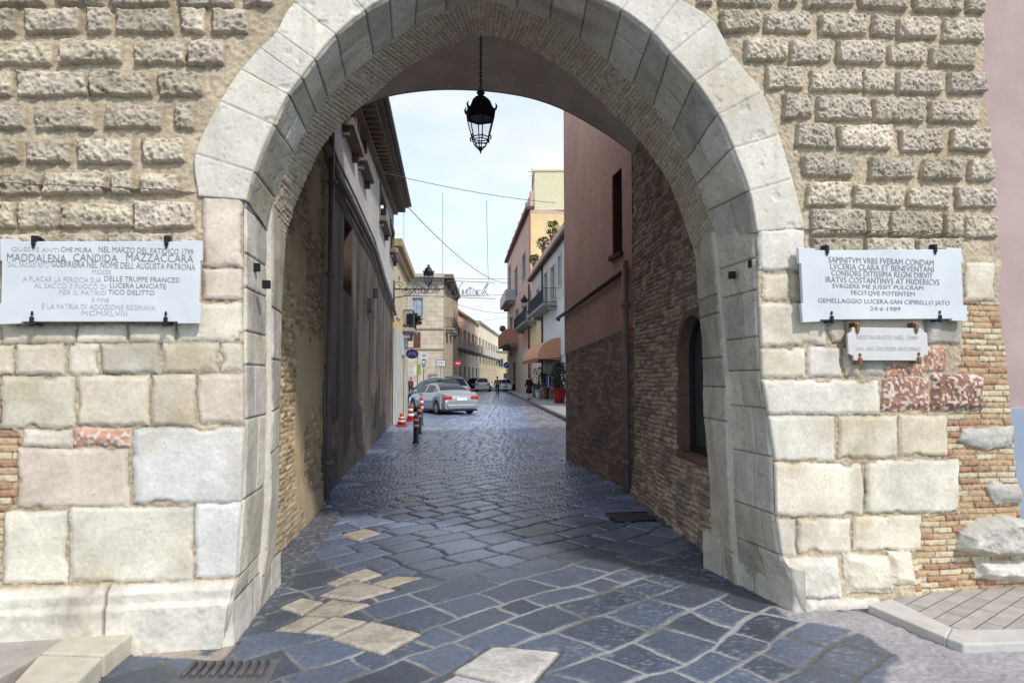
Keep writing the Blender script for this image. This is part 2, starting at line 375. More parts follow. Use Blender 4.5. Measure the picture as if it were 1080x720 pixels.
def facade_fn(U, Z):
    wu = .008*(fbm(U*9, Z*9, 3, 3)-.5)*2; wz = .008*(fbm(U*9, Z*9, 11, 3)-.5)*2
    u = U+wu; z = Z+wz
    n1 = fbm(U*7, Z*7, 21, 5); n2 = fbm(U*40, Z*40, 31, 4); n3 = fbm(U*1.3, Z*1.3, 5, 3)
    n4 = fbm(U*75, Z*75, 35, 2); H = .016*(n1-.5) + .016*(n2-.5) + .006*(n4-.5)
    C = SAND[None, None, :]*np.array([1.03,1,.97])*(.68+.34*n1+.34*(n2-.5)+.22*(n4-.5))[..., None]*np.array([1.0, .965, .90])
    # brick zones
    _, zb1 = fac(1030, 318)
    uR0 = np.interp(Z, *[list(a) for a in zip(*sorted([(fac(x, y)[1], fac(x, y)[0]) for x, y in [(1014,318),(1016,366),(1000,438),(998,484),(1010,486),(1010,541),(972,545),(972,580),(962,584),(958,612)]]))])
    uL0 = np.interp(Z, *[list(a) for a in zip(*sorted([(fac(x, y)[1], fac(x, y)[0]) for x, y in [(2,363),(17,366),(2,396),(2,451),(22,455),(18,530),(4,540),(0,617)]]))])
    zl = fac(10, 363)[1]
    bz = ((U > uR0) & (Z < zb1)) | ((U < uL0) & (Z < zl))
    rh = .043; zz = Z + .012*(fbm(U*2.2, Z*.9, 8, 2)-.5)*2
    row = np.floor(zz/rh); ub = U + _h(row, row*0, 5)*3
    bl = .14+.08*_h(row, row*0, 6); col = np.floor(ub/bl); fz = zz/rh-row; fu = (ub/bl-col)*bl
    e = np.minimum(np.minimum(fz, 1-fz)*rh, np.minimum(fu, bl-fu)); e = e + .006*(n2-.5)
    id_ = _h(row, col, 9); bm_ = sst(.002, .007, e)
    cb1, cb2, cb3 = lin(206, 172, 136, .82), lin(214, 196, 166, .88), lin(186, 142, 114, .8)
    cb = np.where((id_ < .35)[..., None], cb1, np.where((id_ < .8)[..., None], cb2, cb3))*(.75+.5*n2)[..., None]
    cb = cb*bm_[..., None] + (lin(176, 158, 132, .7))*(1-bm_)[..., None]
    H = np.where(bz, -.012 + .010*bm_*(.6+.8*id_) + .012*(n2-.5), H)
    C = np.where(bz[..., None], cb, C)
    def region(poly):
        zs = [p[1] for p in poly]; r = np.where((Z[:, 0] > min(zs)-.05) & (Z[:, 0] < max(zs)+.05))[0]
        return (slice(0, 0) if len(r) == 0 else slice(r[0], r[-1]+1))
    def cols(poly, rs):
        us = [p[0] for p in poly]; m_ = (U[rs] > min(us)-.06) & (U[rs] < max(us)+.06); c = np.where(m_.any(0))[0]
        return slice(0, 0) if len(c) == 0 else slice(c[0], c[-1]+1)
    def apply(poly, fn):
        rs = region(poly)
        if rs.stop-rs.start <= 1: return
        cs = cols(poly, rs)
        if cs.stop-cs.start <= 1: return
        fn(rs, cs, pdist(u[rs, cs], z[rs, cs], poly))
    for i, b in enumerate(rust):
        j = lambda a: rnd.uniform(-a, a)
        x0, x1, y0, y1 = b; poly = [fac(x0+j(1.5), y1+j(1.5)), fac(x1+j(1.5), y1+j(1.5)), fac(x1+j(2), y0+j(1.5)), fac(x0+j(2), y0+j(1.5))]
        tint = TUF*rnd.uniform(.80, 1.14)*np.array([1, rnd.uniform(.975, 1.0), rnd.uniform(.93, 1.02)])
        if i in (0, 9, 29, 31, 67, 74): tint = tint*1.18
        seed = 100+i; hh = rnd.uniform(.042, .058)
        def fn(rs, cs, d):
            uu, zz_ = U[rs, cs], Z[rs, cs]
            dd = d + .009*(fbm(uu*22, zz_*22, seed, 3)-.5)*2
            k = sst(-.001, .007, dd); lump = fbm(uu*15, zz_*15, seed, 5); pit = fbm(uu*45, zz_*45, seed+5, 3)
            dome = sst(0, .07, dd)
            h = k*(hh*.80 + hh*.20*dome + .026*(lump-.5) + .024*(pit-.5) - .008*sst(.6, .72, vnoise(uu*70, zz_*70, seed+3)))
            H[rs, cs] = np.where(k > 0, np.maximum(h, H[rs, cs]*(1-k)+h*k), H[rs, cs])
            c = tint*(.92+.6*(lump-.5)+.6*(pit-.5)-.10*sst(.6, .72, vnoise(uu*70, zz_*70, seed+3)))[..., None]
            C[rs, cs] = C[rs, cs]*(1-k[..., None]) + c*k[..., None]
            # grime plus a shadow line painted into the joint under and beside the block
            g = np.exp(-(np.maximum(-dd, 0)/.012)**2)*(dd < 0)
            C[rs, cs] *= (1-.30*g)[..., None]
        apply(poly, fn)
    for i, (b, tint) in enumerate(ashl):
        poly = px_quad(b); seed = 300+i; t = tint*rnd.uniform(.95, 1.06)*np.array([1, rnd.uniform(.985, .998), rnd.uniform(.95, 1.0)])
        hh = rnd.uniform(.012, .022)
        def fn(rs, cs, d):
            uu, zz_ = U[rs, cs], Z[rs, cs]
            dd = d + .011*(fbm(uu*14, zz_*14, seed, 4)-.5)*2 - .02*sst(.62, .8, fbm(uu*7, zz_*7, seed+31, 2))
            k = sst(0, .005, dd); kk = sst(0, .03, dd); sm = fbm(uu*5, zz_*5, seed, 5); pit = fbm(uu*85, zz_*85, seed, 2)
            pits = sst(.78, .9, pit)*.7; sm2 = fbm(uu*13, zz_*13, seed+2, 4)
            H[rs, cs] = H[rs, cs]*(1-k) + k*(hh*(.4+.6*kk) + .009*(sm-.5) - .006*pits)
            c = t*(1+.50*(sm-.5)+.26*(sm2-.5))[..., None]*(1-.22*pits)[..., None]
            gr = sst(.55, .8, fbm(uu*3, zz_*3, seed+40, 4))[..., None]
            c = c*(1-gr*np.array([.13, .17, .25]))
            c = c*(.86+.14*kk)[..., None]
            C[rs, cs] = C[rs, cs]*(1-k[..., None]) + c*k[..., None]
            g = np.exp(-(np.maximum(-dd, 0)/.008)**2)*(dd < 0)
            C[rs, cs] *= (1-.35*g)[..., None]
        apply(poly, fn)
    for i, (b, tint, hh) in enumerate(rough_b):
        poly = px_quad(b); seed = 500+i
        red = tint[0] > tint[2]*1.7
        def fn(rs, cs, d):
            uu, zz_ = U[rs, cs], Z[rs, cs]
            dd = d + .012*(fbm(uu*12, zz_*12, seed, 3)-.5)*2
            k = sst(0, .008, dd); kk = sst(0, .06, dd); sm = fbm(uu*11, zz_*11, seed, 4); pit = vnoise(uu*55, zz_*55, seed)
            H[rs, cs] = H[rs, cs]*(1-k)+k*(.012+hh*kk+(.012+hh*.5)*(sm-.5)+.012*(pit-.5)*(1 if red else .3))
            c = tint*(.85+.6*(sm-.5)+.1)[..., None]
            if red: c = c*(1-sst(.55, .7, pit))[..., None] + lin(226, 208, 196, .8)*sst(.55, .7, pit)[..., None]
            C[rs, cs] = C[rs, cs]*(1-k[..., None]) + c*k[..., None]
        apply(poly, fn)
    # plinth on the left pier
    zp = fac(120, 615)[1]; u1 = 99
    k = sst(0, .02, zp-z)*(U < -1.0)
    prof = .055*sst(0, .05, zp-z) + .03*sst(.10, .13, zp-z)
    jn = np.exp(-((U-fac(117, 640)[0]+.03*(Z-.1))/.008)**2)
    smp = fbm(U*5, Z*5, 77, 4)
    H = H*(1-k)+k*(.012+prof+.018*(smp-.5)-.02*jn)
    sm3 = fbm(U*16, Z*16, 79, 4); H = H+k*.014*(sm3-.5); C = C*(1-k[..., None])+k[..., None]*(WHT*.96*(1+.45*(smp-.5)+.3*(sm3-.5))[..., None]*(1-.6*jn)[..., None]*(1-.25*sst(.5, .7, fbm(U*3, Z*4, 80, 4)))[..., None])
    # right base flare
    k2 = sst(.45, 0, Z)*(U > 1.0)*(U < fac(965, 600)[0]); H = H + .07*k2
    # soft large scale weathering
    C = C*(1+.20*(n3-.5))[..., None]
    stk = sst(.5, .72, fbm(U*5.5, Z*.55, 41, 4))*sst(.35, .65, fbm(U*1.1, Z*.9, 43, 3)); C = C*(1-stk[..., None]*np.array([.16, .18, .21]))
    return H, C
def facade_panel(side, step=.0072):
    zs = np.arange(-.06, ZTOP, step); n = len(zs)
    if side == 'L':
        i_ = np.arange(0, kc+1); za = cMID[i_, 1]; ua = cMID[i_, 0]; o = np.argsort(za)
        E = np.where(zs < ZSP_L+.035, np.interp(zs, zAL, uAL), np.interp(zs, za[o], ua[o])); E[zs > zcrown] = ucrown
        m = int((ucrown-plU)/step*.9)
        t = np.linspace(0, 1, m); U = plU + (E[:, None]-plU)*t[None, :]
        dE = E[:, None]-U
    else:
        i_ = np.arange(kc, len(cMID)); za = cMID[i_, 1]; ua = cMID[i_, 0]; o = np.argsort(za)
        E = np.where(zs < ZSP_R+.035, np.interp(zs, zAR, uAR), np.interp(zs, za[o], ua[o])); E[zs > zcrown] = ucrown
        er = np.interp(zs, zE, uE) + .02*(fbm(zs*4, zs*0, 91, 3)-.5)*2; er = er + .012*(_h(np.floor(zs/.19), zs*0, 3)-.5)
        m = int((er.max()-ucrown)/step*.85)
        t = np.linspace(0, 1, m); U = E[:, None] + (er-E)[:, None]*t[None, :]
        dE = U-E[:, None]
    Z = np.repeat(zs[:, None], m, 1)
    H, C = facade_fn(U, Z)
    jam = (Z < (ZSP_L if side == 'L' else ZSP_R))
    r = .022; dd = np.clip(dE/r, 0, 1); H = np.where(jam, H - r*(1-np.sqrt(np.clip(1-(1-dd)**2, 0, 1))), H)
    P = FO[None, None, :] + UE*U[..., None] + np.array([0, 0, 1.])*Z[..., None] + UN*H[..., None]
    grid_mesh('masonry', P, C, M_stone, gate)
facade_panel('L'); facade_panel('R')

# arch ring: front face of voussoirs
def lerp3(A, B, t): return A[:, None, :]*(1-t)[None, :, None] + B[:, None, :]*t[None, :, None]
n_arc = len(cAO); S = np.arange(n_arc)/NS
jf = random.Random(3)
tints = [WHT*jf.uniform(.92, 1.06)*np.array([1, .99, jf.uniform(.96, 1.0)]) for _ in range(len(ARCH)+2)]
def densify(arrs, f):
    n = len(arrs[0]); x = np.linspace(0, n-1, (n-1)*f+1)
    return [np.stack([np.interp(x, np.arange(n), a[:, k]) for k in range(a.shape[1])], 1) for a in arrs], x/NS
(dAO, dAI, dAB, dAC), SD = densify([cAO, cAI, cAB, cAC], 1)
def w3(c2, t): return FO[None, :] + UE*c2[:, :1] + np.array([0, 0, 1.])*c2[:, 1:2] - UN*t
def joint_dist(SD, seglen):
    fr = SD-np.round(SD); return np.abs(fr)*seglen
seg = np.hypot(*(np.gradient(cAI, axis=0).T))*NS
P0 = w3(dAO, 0); P1 = w3(dAI, 0)
m = 60; t = np.linspace(0, 1, m); P = lerp3(P0, P1, t)
wid = np.linalg.norm(P0-P1, axis=1)[:, None]*np.ones((1, m)); dist_o = t[None, :]*wid; dist_i = (1-t)[None, :]*wid
sg = seg[:, None]*(1.35-.35*t[None, :])
Sx = SD[:, None]*np.ones((1, m)) + .012*(fbm(SD[:, None]*3+t[None, :]*0, t[None, :]*4+SD[:, None]*0, 4, 2)-.5)
jd = np.abs(Sx-np.round(Sx))*sg; ok_end = (Sx > .2) & (Sx < len(ARCH)-1.2); jd = np.where(ok_end | (jd > 9), jd, jd)
uu = P[..., 0]; zz = P[..., 2]; nn = fbm(uu*6, zz*6, 51, 5); pt = fbm(uu*50, zz*50, 52, 3)
e = np.minimum(jd, dist_o)
h = .010+.008*sst(0, .004, e)+.011*(nn-.5)-.010*sst(.66, .8, fbm(uu*9, zz*9, 59, 3))-.003*sst(.66, .8, pt)
di = np.clip(dist_i/.012, 0, 1); h = h - .012*(1-np.sqrt(np.clip(1-(1-di)**2, 0, 1)))
ti = np.clip(np.floor(Sx).astype(int), 0, len(tints)-1); T = np.array(tints)[ti]
Cc = T*(1+.22*(nn-.5))[..., None]*(1-.12*sst(.66, .8, pt))[..., None]*(.68+.32*sst(0, .004, jd))[..., None]
st = sst(.45, .75, fbm(uu*2.2, zz*2.2, 57, 4))[..., None]; Cc = Cc*(1-st*np.array([.12, .14, .17])); st = sst(.5, .75, fbm(uu*9, zz*.9, 58, 4))[..., None]; Cc = Cc*(1-st*np.array([.12, .13, .15]))
grid_mesh('voussoirs', P+UN*h[..., None]+UN*.004, Cc, M_smooth, gate)
# outer return so the ring sits on the wall
t2 = np.linspace(0, 1, 3)
Pe = np.stack([P0+UN*.004, P0-UN*.03], 1)
grid_mesh('voussoir_edge', Pe, np.tile(SAND*.7, (n_arc, 2, 1)), M_smooth, gate)

zp_l = fac(120, 615)[1]
# reveal strips: arch (A->B), brick ring (B->C)
def jamb_curve(side):
    if side == 'L': z1 = ZSP_L; f = lambda zs: (np.interp(zs, zAL, uAL), np.interp(zs, zBL, uBL), np.interp(zs, zCL, uCL))
    else: z1 = ZSP_R; f = lambda zs: (np.interp(zs, zAR, uAR), np.interp(zs, zBR, uBR), np.interp(zs, zCR, uCR))
    return z1, f
def reveal(pA, pB, SDv, kind, name, mat_, m, seed, jointz=None, tA=0, tB=TB, edge=1):
    t = np.linspace(0, 1, m); P = lerp3(pA, pB, t)
    du = np.gradient(P, axis=0); dv = np.gradient(P, axis=1); N = np.cross(du, dv); N /= np.linalg.norm(N, axis=-1, keepdims=True)+1e-9
    c = P.mean((0, 1)); cen = np.array([0, 5, 1.8]); 
    if np.sum(N*(cen-P)) < 0: N = -N
    L = np.concatenate([[0], np.cumsum(np.linalg.norm(np.diff((pA+pB)/2, axis=0), axis=1))])[:, None]*np.ones((1, m))
    Wd = np.linalg.norm(pA-pB, axis=1)[:, None]*t[None, :]; Wf = np.linalg.norm(pA-pB, axis=1)[:, None]*np.ones((1, m))
    n1 = fbm(L*7, Wd*7, seed, 5); n2 = fbm(L*50, Wd*50, seed+1, 3)
    if kind == 'stone':
        jl, cut = jointz   # joint positions along L (in L units), cuts: list of across position per course
        jl = np.array(jl); k = np.searchsorted(jl, L+.008*(n1-.5)); 
        lo = np.concatenate([[-9], jl])[k]; hi = np.concatenate([jl, [999]])[k]
        e = np.minimum(L-lo, hi-L)
        cu = np.array(cut)[np.clip(k, 0, len(cut)-1)]*Wf; e = np.minimum(e, np.where(cu > 0, np.abs(Wd-cu+.01*(n1-.5)), 9))
        id_ = _h(k, (Wd > cu).astype(int), seed)
        tint = (WHT*.90)[None, None, :]*(.72+.40*id_)[..., None]*np.stack([np.ones_like(id_), .985+0*id_, .93+.08*_h(k, k*0, seed+9)], -1)
        h = .014*sst(0, .010, e) + .014*(n1-.5) - .004*sst(.66, .78, n2)
        n3 = fbm(L*2.5, Wd*6, seed+5, 4); C = tint*(1+.45*(n1-.5))[..., None]*(1-sst(.5, .75, n3)[..., None]*np.array([.18, .21, .26]))*(.38+.62*sst(0, .009, e))[..., None]*(1-.2*sst(.62, .74, n2))[..., None]
    else:
        rh = .034; k = np.floor((L+.006*(n1-.5))/rh); f = (L+.006*(n1-.5))/rh-k; half = Wf*(.42+.16*_h(k, k*0, seed))
        c2 = (Wd > half).astype(int); e = np.minimum(np.minimum(f, 1-f)*rh, np.abs(Wd-half))
        id_ = _h(k, c2, seed+3); b_ = sst(.001, .006, e+.006*(n2-.5))
        c1, c3 = lin(214, 202, 180, .85), lin(200, 182, 158, .82)
        cb = c1*(1-id_)[..., None]+c3*id_[..., None]
        h = b_*(.006+.006*id_)+.022*(n1-.5)+.008*(n2-.5)
        C = (cb*b_[..., None] + lin(184, 170, 150, .75)*(1-b_)[..., None])*(.72+.55*n2)[..., None]
    h = h*sst(0, .02, Wd)*(1 if edge else 1)
    return grid_mesh(name, P+N*h[..., None], C, mat_, gate)
pA, pB, pC = w3(dAI, 0)+UN*.008, w3(dAB, TB), w3(dAC, TC)
LL = np.concatenate([[0], np.cumsum(np.linalg.norm(np.diff((pA+pB)/2, axis=0), axis=1))])
jl = [LL[i*NS] for i in range(1, len(ARCH)-1)]
jx = []
for a, b in zip(jl[:-1], jl[1:]): jx += [a]
jx.append(jl[-1])
reveal(pA, pB, SD, 'stone', 'intrados', M_smooth, 74, 61, (jx, [0,0,.5,0,.62,0,.45,0,0,.7,0,0,0,.55,0,.4,0,.5,0,.6,0,.45,0]))
# brick ring steps inwards a little before running back
pB2 = pB.copy() - UN*.0
reveal(pB, pC, SD, 'brick', 'brick_ring', M_stone, 74, 71)
for side, rows, cutsA, cutsB, rowsB in (
    ('L', [672,609,531,450,395,361,317,282,236], [0,.6,.35,.55,.4,.6,.3,.5,.5,0], [0,0,0,0,0,0,0,0], [588,470,430,380,330]),
    ('R', [640,586,545,487,438,400,366,319,287], [.6,.5,.3,.45,.35,.6,.5,.4,.7,0], [0]*8, [600,567,440,407,378,335,317])):
    z1, f = jamb_curve(side); zs = np.arange(-.05, z1+.12, .0075)
    a, b, c = f(zs)
    pf0 = .06*sst(.42, .22, zs)
    pf = (.012*sst(0, .05, zp_l-zs)+.055*sst(0, .05, zp_l-zs)+.03*sst(.10, .13, zp_l-zs) if side == 'L' else .07*sst(.45, 0, zs)+pf0)
    A3 = w3(np.stack([a, zs], 1), 0)+UN*(pf[:, None]-.012); B3 = w3(np.stack([b, zs], 1), TB); C3 = w3(np.stack([c, zs], 1), TC)
    xA = ALF if side == 'L' else ARF
    rz = sorted(fac(250 if side == 'L' else 812, y)[1] for y in rows); rz = [r+.05 for r in rz if 0 < r < z1]
    LLa = np.concatenate([[0], np.cumsum(np.linalg.norm(np.diff((A3+B3)/2, axis=0), axis=1))]); k_ = LLa[-1]/(z1+.05)
    reveal(A3, B3, None, 'stone', 'jamb', M_smooth, 70, 81 if side == 'L' else 83, ([r*k_ for r in rz], cutsA))
    # pilaster: proud step between B and C
    s = 1 if side == 'L' else -1
    off = UE*(.045*s)
    rb = sorted(fac(290 if side == 'L' else 748, y, TC)[1]+.05 for y in rowsB if True); rb = [r for r in rb if r < z1]
    B4 = B3 + off; C4 = C3
    reveal(B4, C4, None, 'stone', 'pilaster', M_smooth, 66, 91 if side == 'L' else 93, ([r for r in rb], cutsB))
    Q = lerp3(B3-off*.3, B4, np.linspace(0, 1, 8)); nq = fbm(Q[..., 2]*9, Q[..., 0]*9, 33, 3)
    grid_mesh('pilaster_side', Q, (WHT*.9)*(.8+.35*nq)[..., None], M_smooth, gate)
    Q = lerp3(C4, C4-UN*.02-UE*(.35*s), np.linspace(0, 1, 12)); nq = fbm(Q[..., 2]*9, Q[..., 0]*9, 34, 3)
    grid_mesh('pilaster_side', Q, (SAND*.8)*(.7+.4*nq)[..., None], M_smooth, gate)
# plinth blocks running back along both reveals
def plinth(a0, a1, z, th, name='plinth'):
    a0 = np.array(a0); a1 = np.array(a1); d = (a1-a0); L = np.linalg.norm(d); d /= L; n = np.array([-d[1], d[0], 0.])
    if np.dot(n, np.array([0, 6, 0])-(a0+a1)/2) < 0: n = -n
    ss = np.arange(0, L+.001, .011); tt = np.concatenate([np.linspace(0, z, int(z/.01)), np.full(6, z)]); off = np.concatenate([np.full(len(tt)-6, th), np.linspace(th, -.06, 6)])
    Sg, Tg = np.meshgrid(ss, np.arange(len(tt)), indexing='ij'); Zg = tt[Tg]; Og = off[Tg].astype(float)
    nz = fbm(Sg*6, Zg*6+Og*20, 44, 5); j = np.minimum(np.abs(Sg-L*.42), np.abs(Sg-L*.78)); jk = 1-sst(0, .01, j)
    Og = (Og+.03*(nz-.5)-.02*jk)*sst(-.005, .05, Sg); Zg = Zg-.015*np.clip(1-np.abs(Og)/th, 0, 1)
    P = a0+d*Sg[..., None]+n*Og[..., None]; P[..., 2] = Zg + (nz-.5)*.012
    C = (WHT*.86)*(.8+.4*nz)[..., None]*(1-.5*jk)[..., None]
    grid_mesh(name, P, C, M_stone, gate)
def gpt(px, py):
    p = ground(px, py); return (p[0], p[1], 0.)
uL0_, uR0_ = np.interp(0, zAL, uAL), np.interp(0, zAR, uAR)
plinth(tuple(FP(uL0_-.004, 0, .09)), tuple(FP(np.interp(0, zCL, uCL), 0, -1.12)), .27, .05)
plinth(tuple(FP(uR0_+.0, 0, .115)), tuple(FP(np.interp(0, zCR, uCR)-.03, 0, -1.02)), .30, .07)
# putlog holes
for (x, y) in [(770,290),(791,278),(259,271),(273,282),(284,300)]:
    tt = .25 if x > 700 else .2
    u, z = fac(x, y, tt if x in (770,273,284) else .06); c = FP(u+(.016 if x > 700 else -.018), z, -(tt if x in (770,273,284) else .06))
    mb = MB(); mb.box(c[0]-.022, c[0]+.022, c[1]-.02, c[1]+.02, c[2]-.026, c[2]+.026); mb.build('putlog_hole', M_black, gate)

# ------------------------------------------------------------------ generic wall plane
class Wall:
    def __init__(s, p0, p1, flip=False):
        s.p0 = np.array([p0[0], p0[1], 0.]); d = np.array([p1[0]-p0[0], p1[1]-p0[1], 0.]); s.L = np.linalg.norm(d); s.d = d/s.L
        s.n = np.array([s.d[1], -s.d[0], 0.])
        if flip: s.n = -s.n
    def at(s, px, py):
        p = hit(px, py, s.p0, s.n); return float(np.dot(p-s.p0, s.d)), float(p[2])
    def P(s, a, z, h=0.): return s.p0 + s.d*a + s.n*h + np.array([0, 0, z])
    def box(s, mb, a0, a1, z0, z1, h0, h1):
        pts = [s.P(a, z, h) for z in (z0, z1) for (a, h) in ((a0, h0), (a1, h0), (a1, h1), (a0, h1))]
        b = len(mb.v); mb.v += [tuple(p) for p in pts]
        for f in ((0,3,2,1),(4,5,6,7),(0,1,5,4),(1,2,6,5),(2,3,7,6),(3,0,4,7)): mb.f.append(tuple(b+i for i in f)); mb.sm.append(False)
        return mb
    def holes(s, mb, a0, a1, z0, z1, hs, depth=.18):
        A = sorted(set([a0, a1]+[v for h in hs for v in h[:2] if a0 < v < a1])); Z = sorted(set([z0, z1]+[v for h in hs for v in h[2:4] if z0 < v < z1]))
        for i in range(len(A)-1):
            for j in range(len(Z)-1):
                ca, cz = (A[i]+A[i+1])/2, (Z[j]+Z[j+1])/2
                if any(h[0] < ca < h[1] and h[2] < cz < h[3] for h in hs): continue
                mb.quad(s.P(A[i], Z[j]), s.P(A[i+1], Z[j]), s.P(A[i+1], Z[j+1]), s.P(A[i], Z[j+1]))
        for (x0, x1, y0, y1) in [h[:4] for h in hs]:
            c = [(x0,y0),(x1,y0),(x1,y1),(x0,y1)]
            for k in range(4):
                p, q = c[k], c[(k+1) % 4]
                mb.quad(s.P(*p), s.P(*q), s.P(*q, -depth), s.P(*p, -depth))
        return mb
    def hf(s, name, a0, a1, z0, z1, step, fn, mat_, parent, hs=(), keepfn=None):
        def ax(lo, hi, extra):
            v = list(np.arange(lo, hi, step))+[hi]+[e for e in extra if lo < e < hi]; return np.array(sorted(set(round(x, 5) for x in v)))
        A = ax(a0, a1, [v for h in hs for v in h[:2]]); Z = ax(z0, z1, [v for h in hs for v in h[2:4]])
        Ag, Zg = np.meshgrid(A, Z, indexing='ij'); H, C = fn(Ag, Zg)
        P = s.p0+s.d*Ag[..., None]+s.n*H[..., None]+np.array([0, 0, 1.])*Zg[..., None]
        ca, cz = (Ag[:-1, :-1]+Ag[1:, 1:])/2, (Zg[:-1, :-1]+Zg[1:, 1:])/2; keep = np.ones(ca.shape, bool)
        for h in hs: keep &= ~((ca > h[0]) & (ca < h[1]) & (cz > h[2]) & (cz < h[3]))
        if keepfn is not None: keep &= keepfn(ca, cz)
        return grid_mesh(name, P, C, mat_, parent, keep)

def rubble(A, Z, seed, c_list, rh=.065, bl0=.2, mort=lin(150, 135, 115, .6), depth=.02):
    n1 = fbm(A*5, Z*5, seed, 4); n2 = fbm(A*30, Z*30, seed+1, 3)
    z = Z+.03*(fbm(A*1.7, Z*1.7, seed+2, 3)-.5)*2; r = np.floor(z/rh); ub = A+_h(r, r*0, seed)*5+.02*(n1-.5)
    bl = bl0*(.7+.7*_h(r, r*0, seed+4)); c = np.floor(ub/bl); fz = (z/rh-r); fu = (ub/bl-c)*bl
    e = np.minimum(np.minimum(fz, 1-fz)*rh, np.minimum(fu, bl-fu))+.010*(n2-.5)
    id_ = _h(r, c, seed+6); k = sst(.001, .009, e); ci = (id_*len(c_list)).astype(int).clip(0, len(c_list)-1)
    C = np.array(c_list)[ci]*(.7+.6*n2)[..., None]*k[..., None]+mort*(1-k)[..., None]
    H = k*depth*(.4+.8*_h(r, c, seed+7))+.03*(n1-.5)+.01*(n2-.5)
    return H, C, n1, n2

# left side wall of the passage (ancient brick) and the long plastered house beyond share one plane
def xl(Y): return -1.457-.115*Y
WL = Wall((xl(4.6), 4.6), (xl(22.2), 22.2), flip=False)
if np.dot(WL.n, [1, 0, 0]) < 0: WL.n = -WL.n
sY = lambda Y: (Y-4.6)/(17.6)*WL.L
s_pipe = WL.at(339, 400)[0]
def left_tunnel(A, Z):
    H, C, n1, n2 = rubble(A, Z, 201, [lin(214,182,138,1.), lin(196,162,124,.95), lin(224,202,164,1.), lin(172,142,114,.85), lin(190,172,144,.9)], .05, .17, lin(204,184,150,.95), .018)
    pl = sst(.5, .62, fbm(A*1.6, Z*1.1, 205, 4)); H = H*(1-pl)+pl*(.02+.01*n1)   # render patches
    C = C*(1-pl[..., None])+pl[..., None]*lin(208, 184, 148, .95)*(.8+.4*n1)[..., None]
    low = sst(.9, .15, Z+.5*(n1-.5)); C = C*(1-low[..., None]*.6)+lin(176,162,142,.72)*(low*.6)[..., None]
    dk = sst(1.8, 3.6, Z + (A-2)*.5 + 1.2*(n1-.5)); C = C*(1-.55*dk)[..., None]  # shade painted into the colour: darker above a diagonal line
    H = H+.05*sst(.5, 0, Z)
    return H, C
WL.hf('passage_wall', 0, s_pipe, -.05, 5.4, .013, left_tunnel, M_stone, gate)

# right side wall of the passage
XR = lambda Y: 2.23-.06*Y
WR = Wall((XR(5.3), 5.3), (XR(9.05), 9.05))
if np.dot(WR.n, [-1, 0, 0]) < 0: WR.n = -WR.n
s9 = WR.L
wa0, wz0 = WR.at(746, 484); wa1, _ = WR.at(720, 484); wzt = WR.at(733, 334)[1]; wa0 -= .12
wc = (wa0+wa1)/2; wr = (wa1-wa0)/2; wzs = wzt-wr*.95
def right_tunnel(A, Z):
    H, C, n1, n2 = rubble(A, Z, 211, [lin(198,172,148,1.), lin(184,158,138,.95), lin(212,188,162,1.), lin(166,142,126,.9), lin(202,188,168,1.)], .055, .18, lin(166,152,140,.7), .03)
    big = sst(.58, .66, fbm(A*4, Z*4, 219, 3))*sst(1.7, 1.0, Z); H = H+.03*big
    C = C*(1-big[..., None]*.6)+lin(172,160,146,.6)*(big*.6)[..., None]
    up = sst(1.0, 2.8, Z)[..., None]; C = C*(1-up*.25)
    H = H+.07*sst(.45, 0, Z); return H, C
def winkeep(a, z): return ~(((np.abs(a-wc) < wr) & (z > wz0) & (z < wzs)) | ((z >= wzs) & (np.hypot(a-wc, z-wzs) < wr)))
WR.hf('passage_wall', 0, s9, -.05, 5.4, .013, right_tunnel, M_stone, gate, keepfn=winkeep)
win = thing('arched_window', 'tall round headed window with grey green glass set low in the rough passage wall', 'window', tuple(WR.P(wc, wz0)))
def archpts(r, zb, n=14, h=0): 
    return [WR.P(wc-r, zb, h)]+[WR.P(wc-r*math.cos(math.pi*i/n), wzs+r*math.sin(math.pi*i/n), h) for i in range(n+1)]+[WR.P(wc+r, zb, h)]
mb = MB(); mb.quad(*archpts(wr+.03, wz0-.03, h=-.13)); mb.build('pane', mat('obscured_glass', lin(92,106,104,.55), .25, 0, .2, 2.5, .1, .004), win)
mb = MB(); o1, o2 = archpts(wr+.03, wz0-.01, h=-.12), archpts(wr-.035, wz0+.05, h=-.12)
for h0 in (0,):
    for i in range(len(o1)-1):
        a, b, c, d = o1[i], o1[i+1], o2[i+1], o2[i]; n = WR.n*.04
        mb.quad(a+n, b+n, c+n, d+n); mb.quad(c+n, d+n, d, c)
mb.quad(o1[0]+WR.n*.04, o2[0]+WR.n*.04, o2[-1]+WR.n*.04, o1[-1]+WR.n*.04)
mb.box(0, 0.001, 0, .001, 0, .001, Matrix.Translation(tuple(WR.P(wc, wz0-.1, -.3))))
mb.build('frame', M_darkmetal, win)
mb = MB(); o1, o2 = archpts(wr+.075, wz0, 20, .035), archpts(wr-.004, wz0, 20, .035)
for i in range(len(o1)-1):
    a, b, c, d = o1[i], o1[i+1], o2[i+1], o2[i]; mb.quad(a, b, c, d); mb.quad(d, c, c-WR.n*.2, d-WR.n*.2); mb.quad(b, a, a-WR.n*.06, b-WR.n*.06)
mb.build('brick_surround', course_mat('surround_brick', lin(150,122,104,.62), lin(162,134,114,.62), lin(140,126,112,.6), .12, .05), win)
mb = MB(); WR.box(mb, wa0-.1, wa1+.1, wz0-.075, wz0, -.15, .045); mb.build('sill', course_mat('sill_brick', lin(160,118,92,.65), lin(148,104,82,.6), lin(150,132,110,.6), .06, .1), win, bevel=.006)

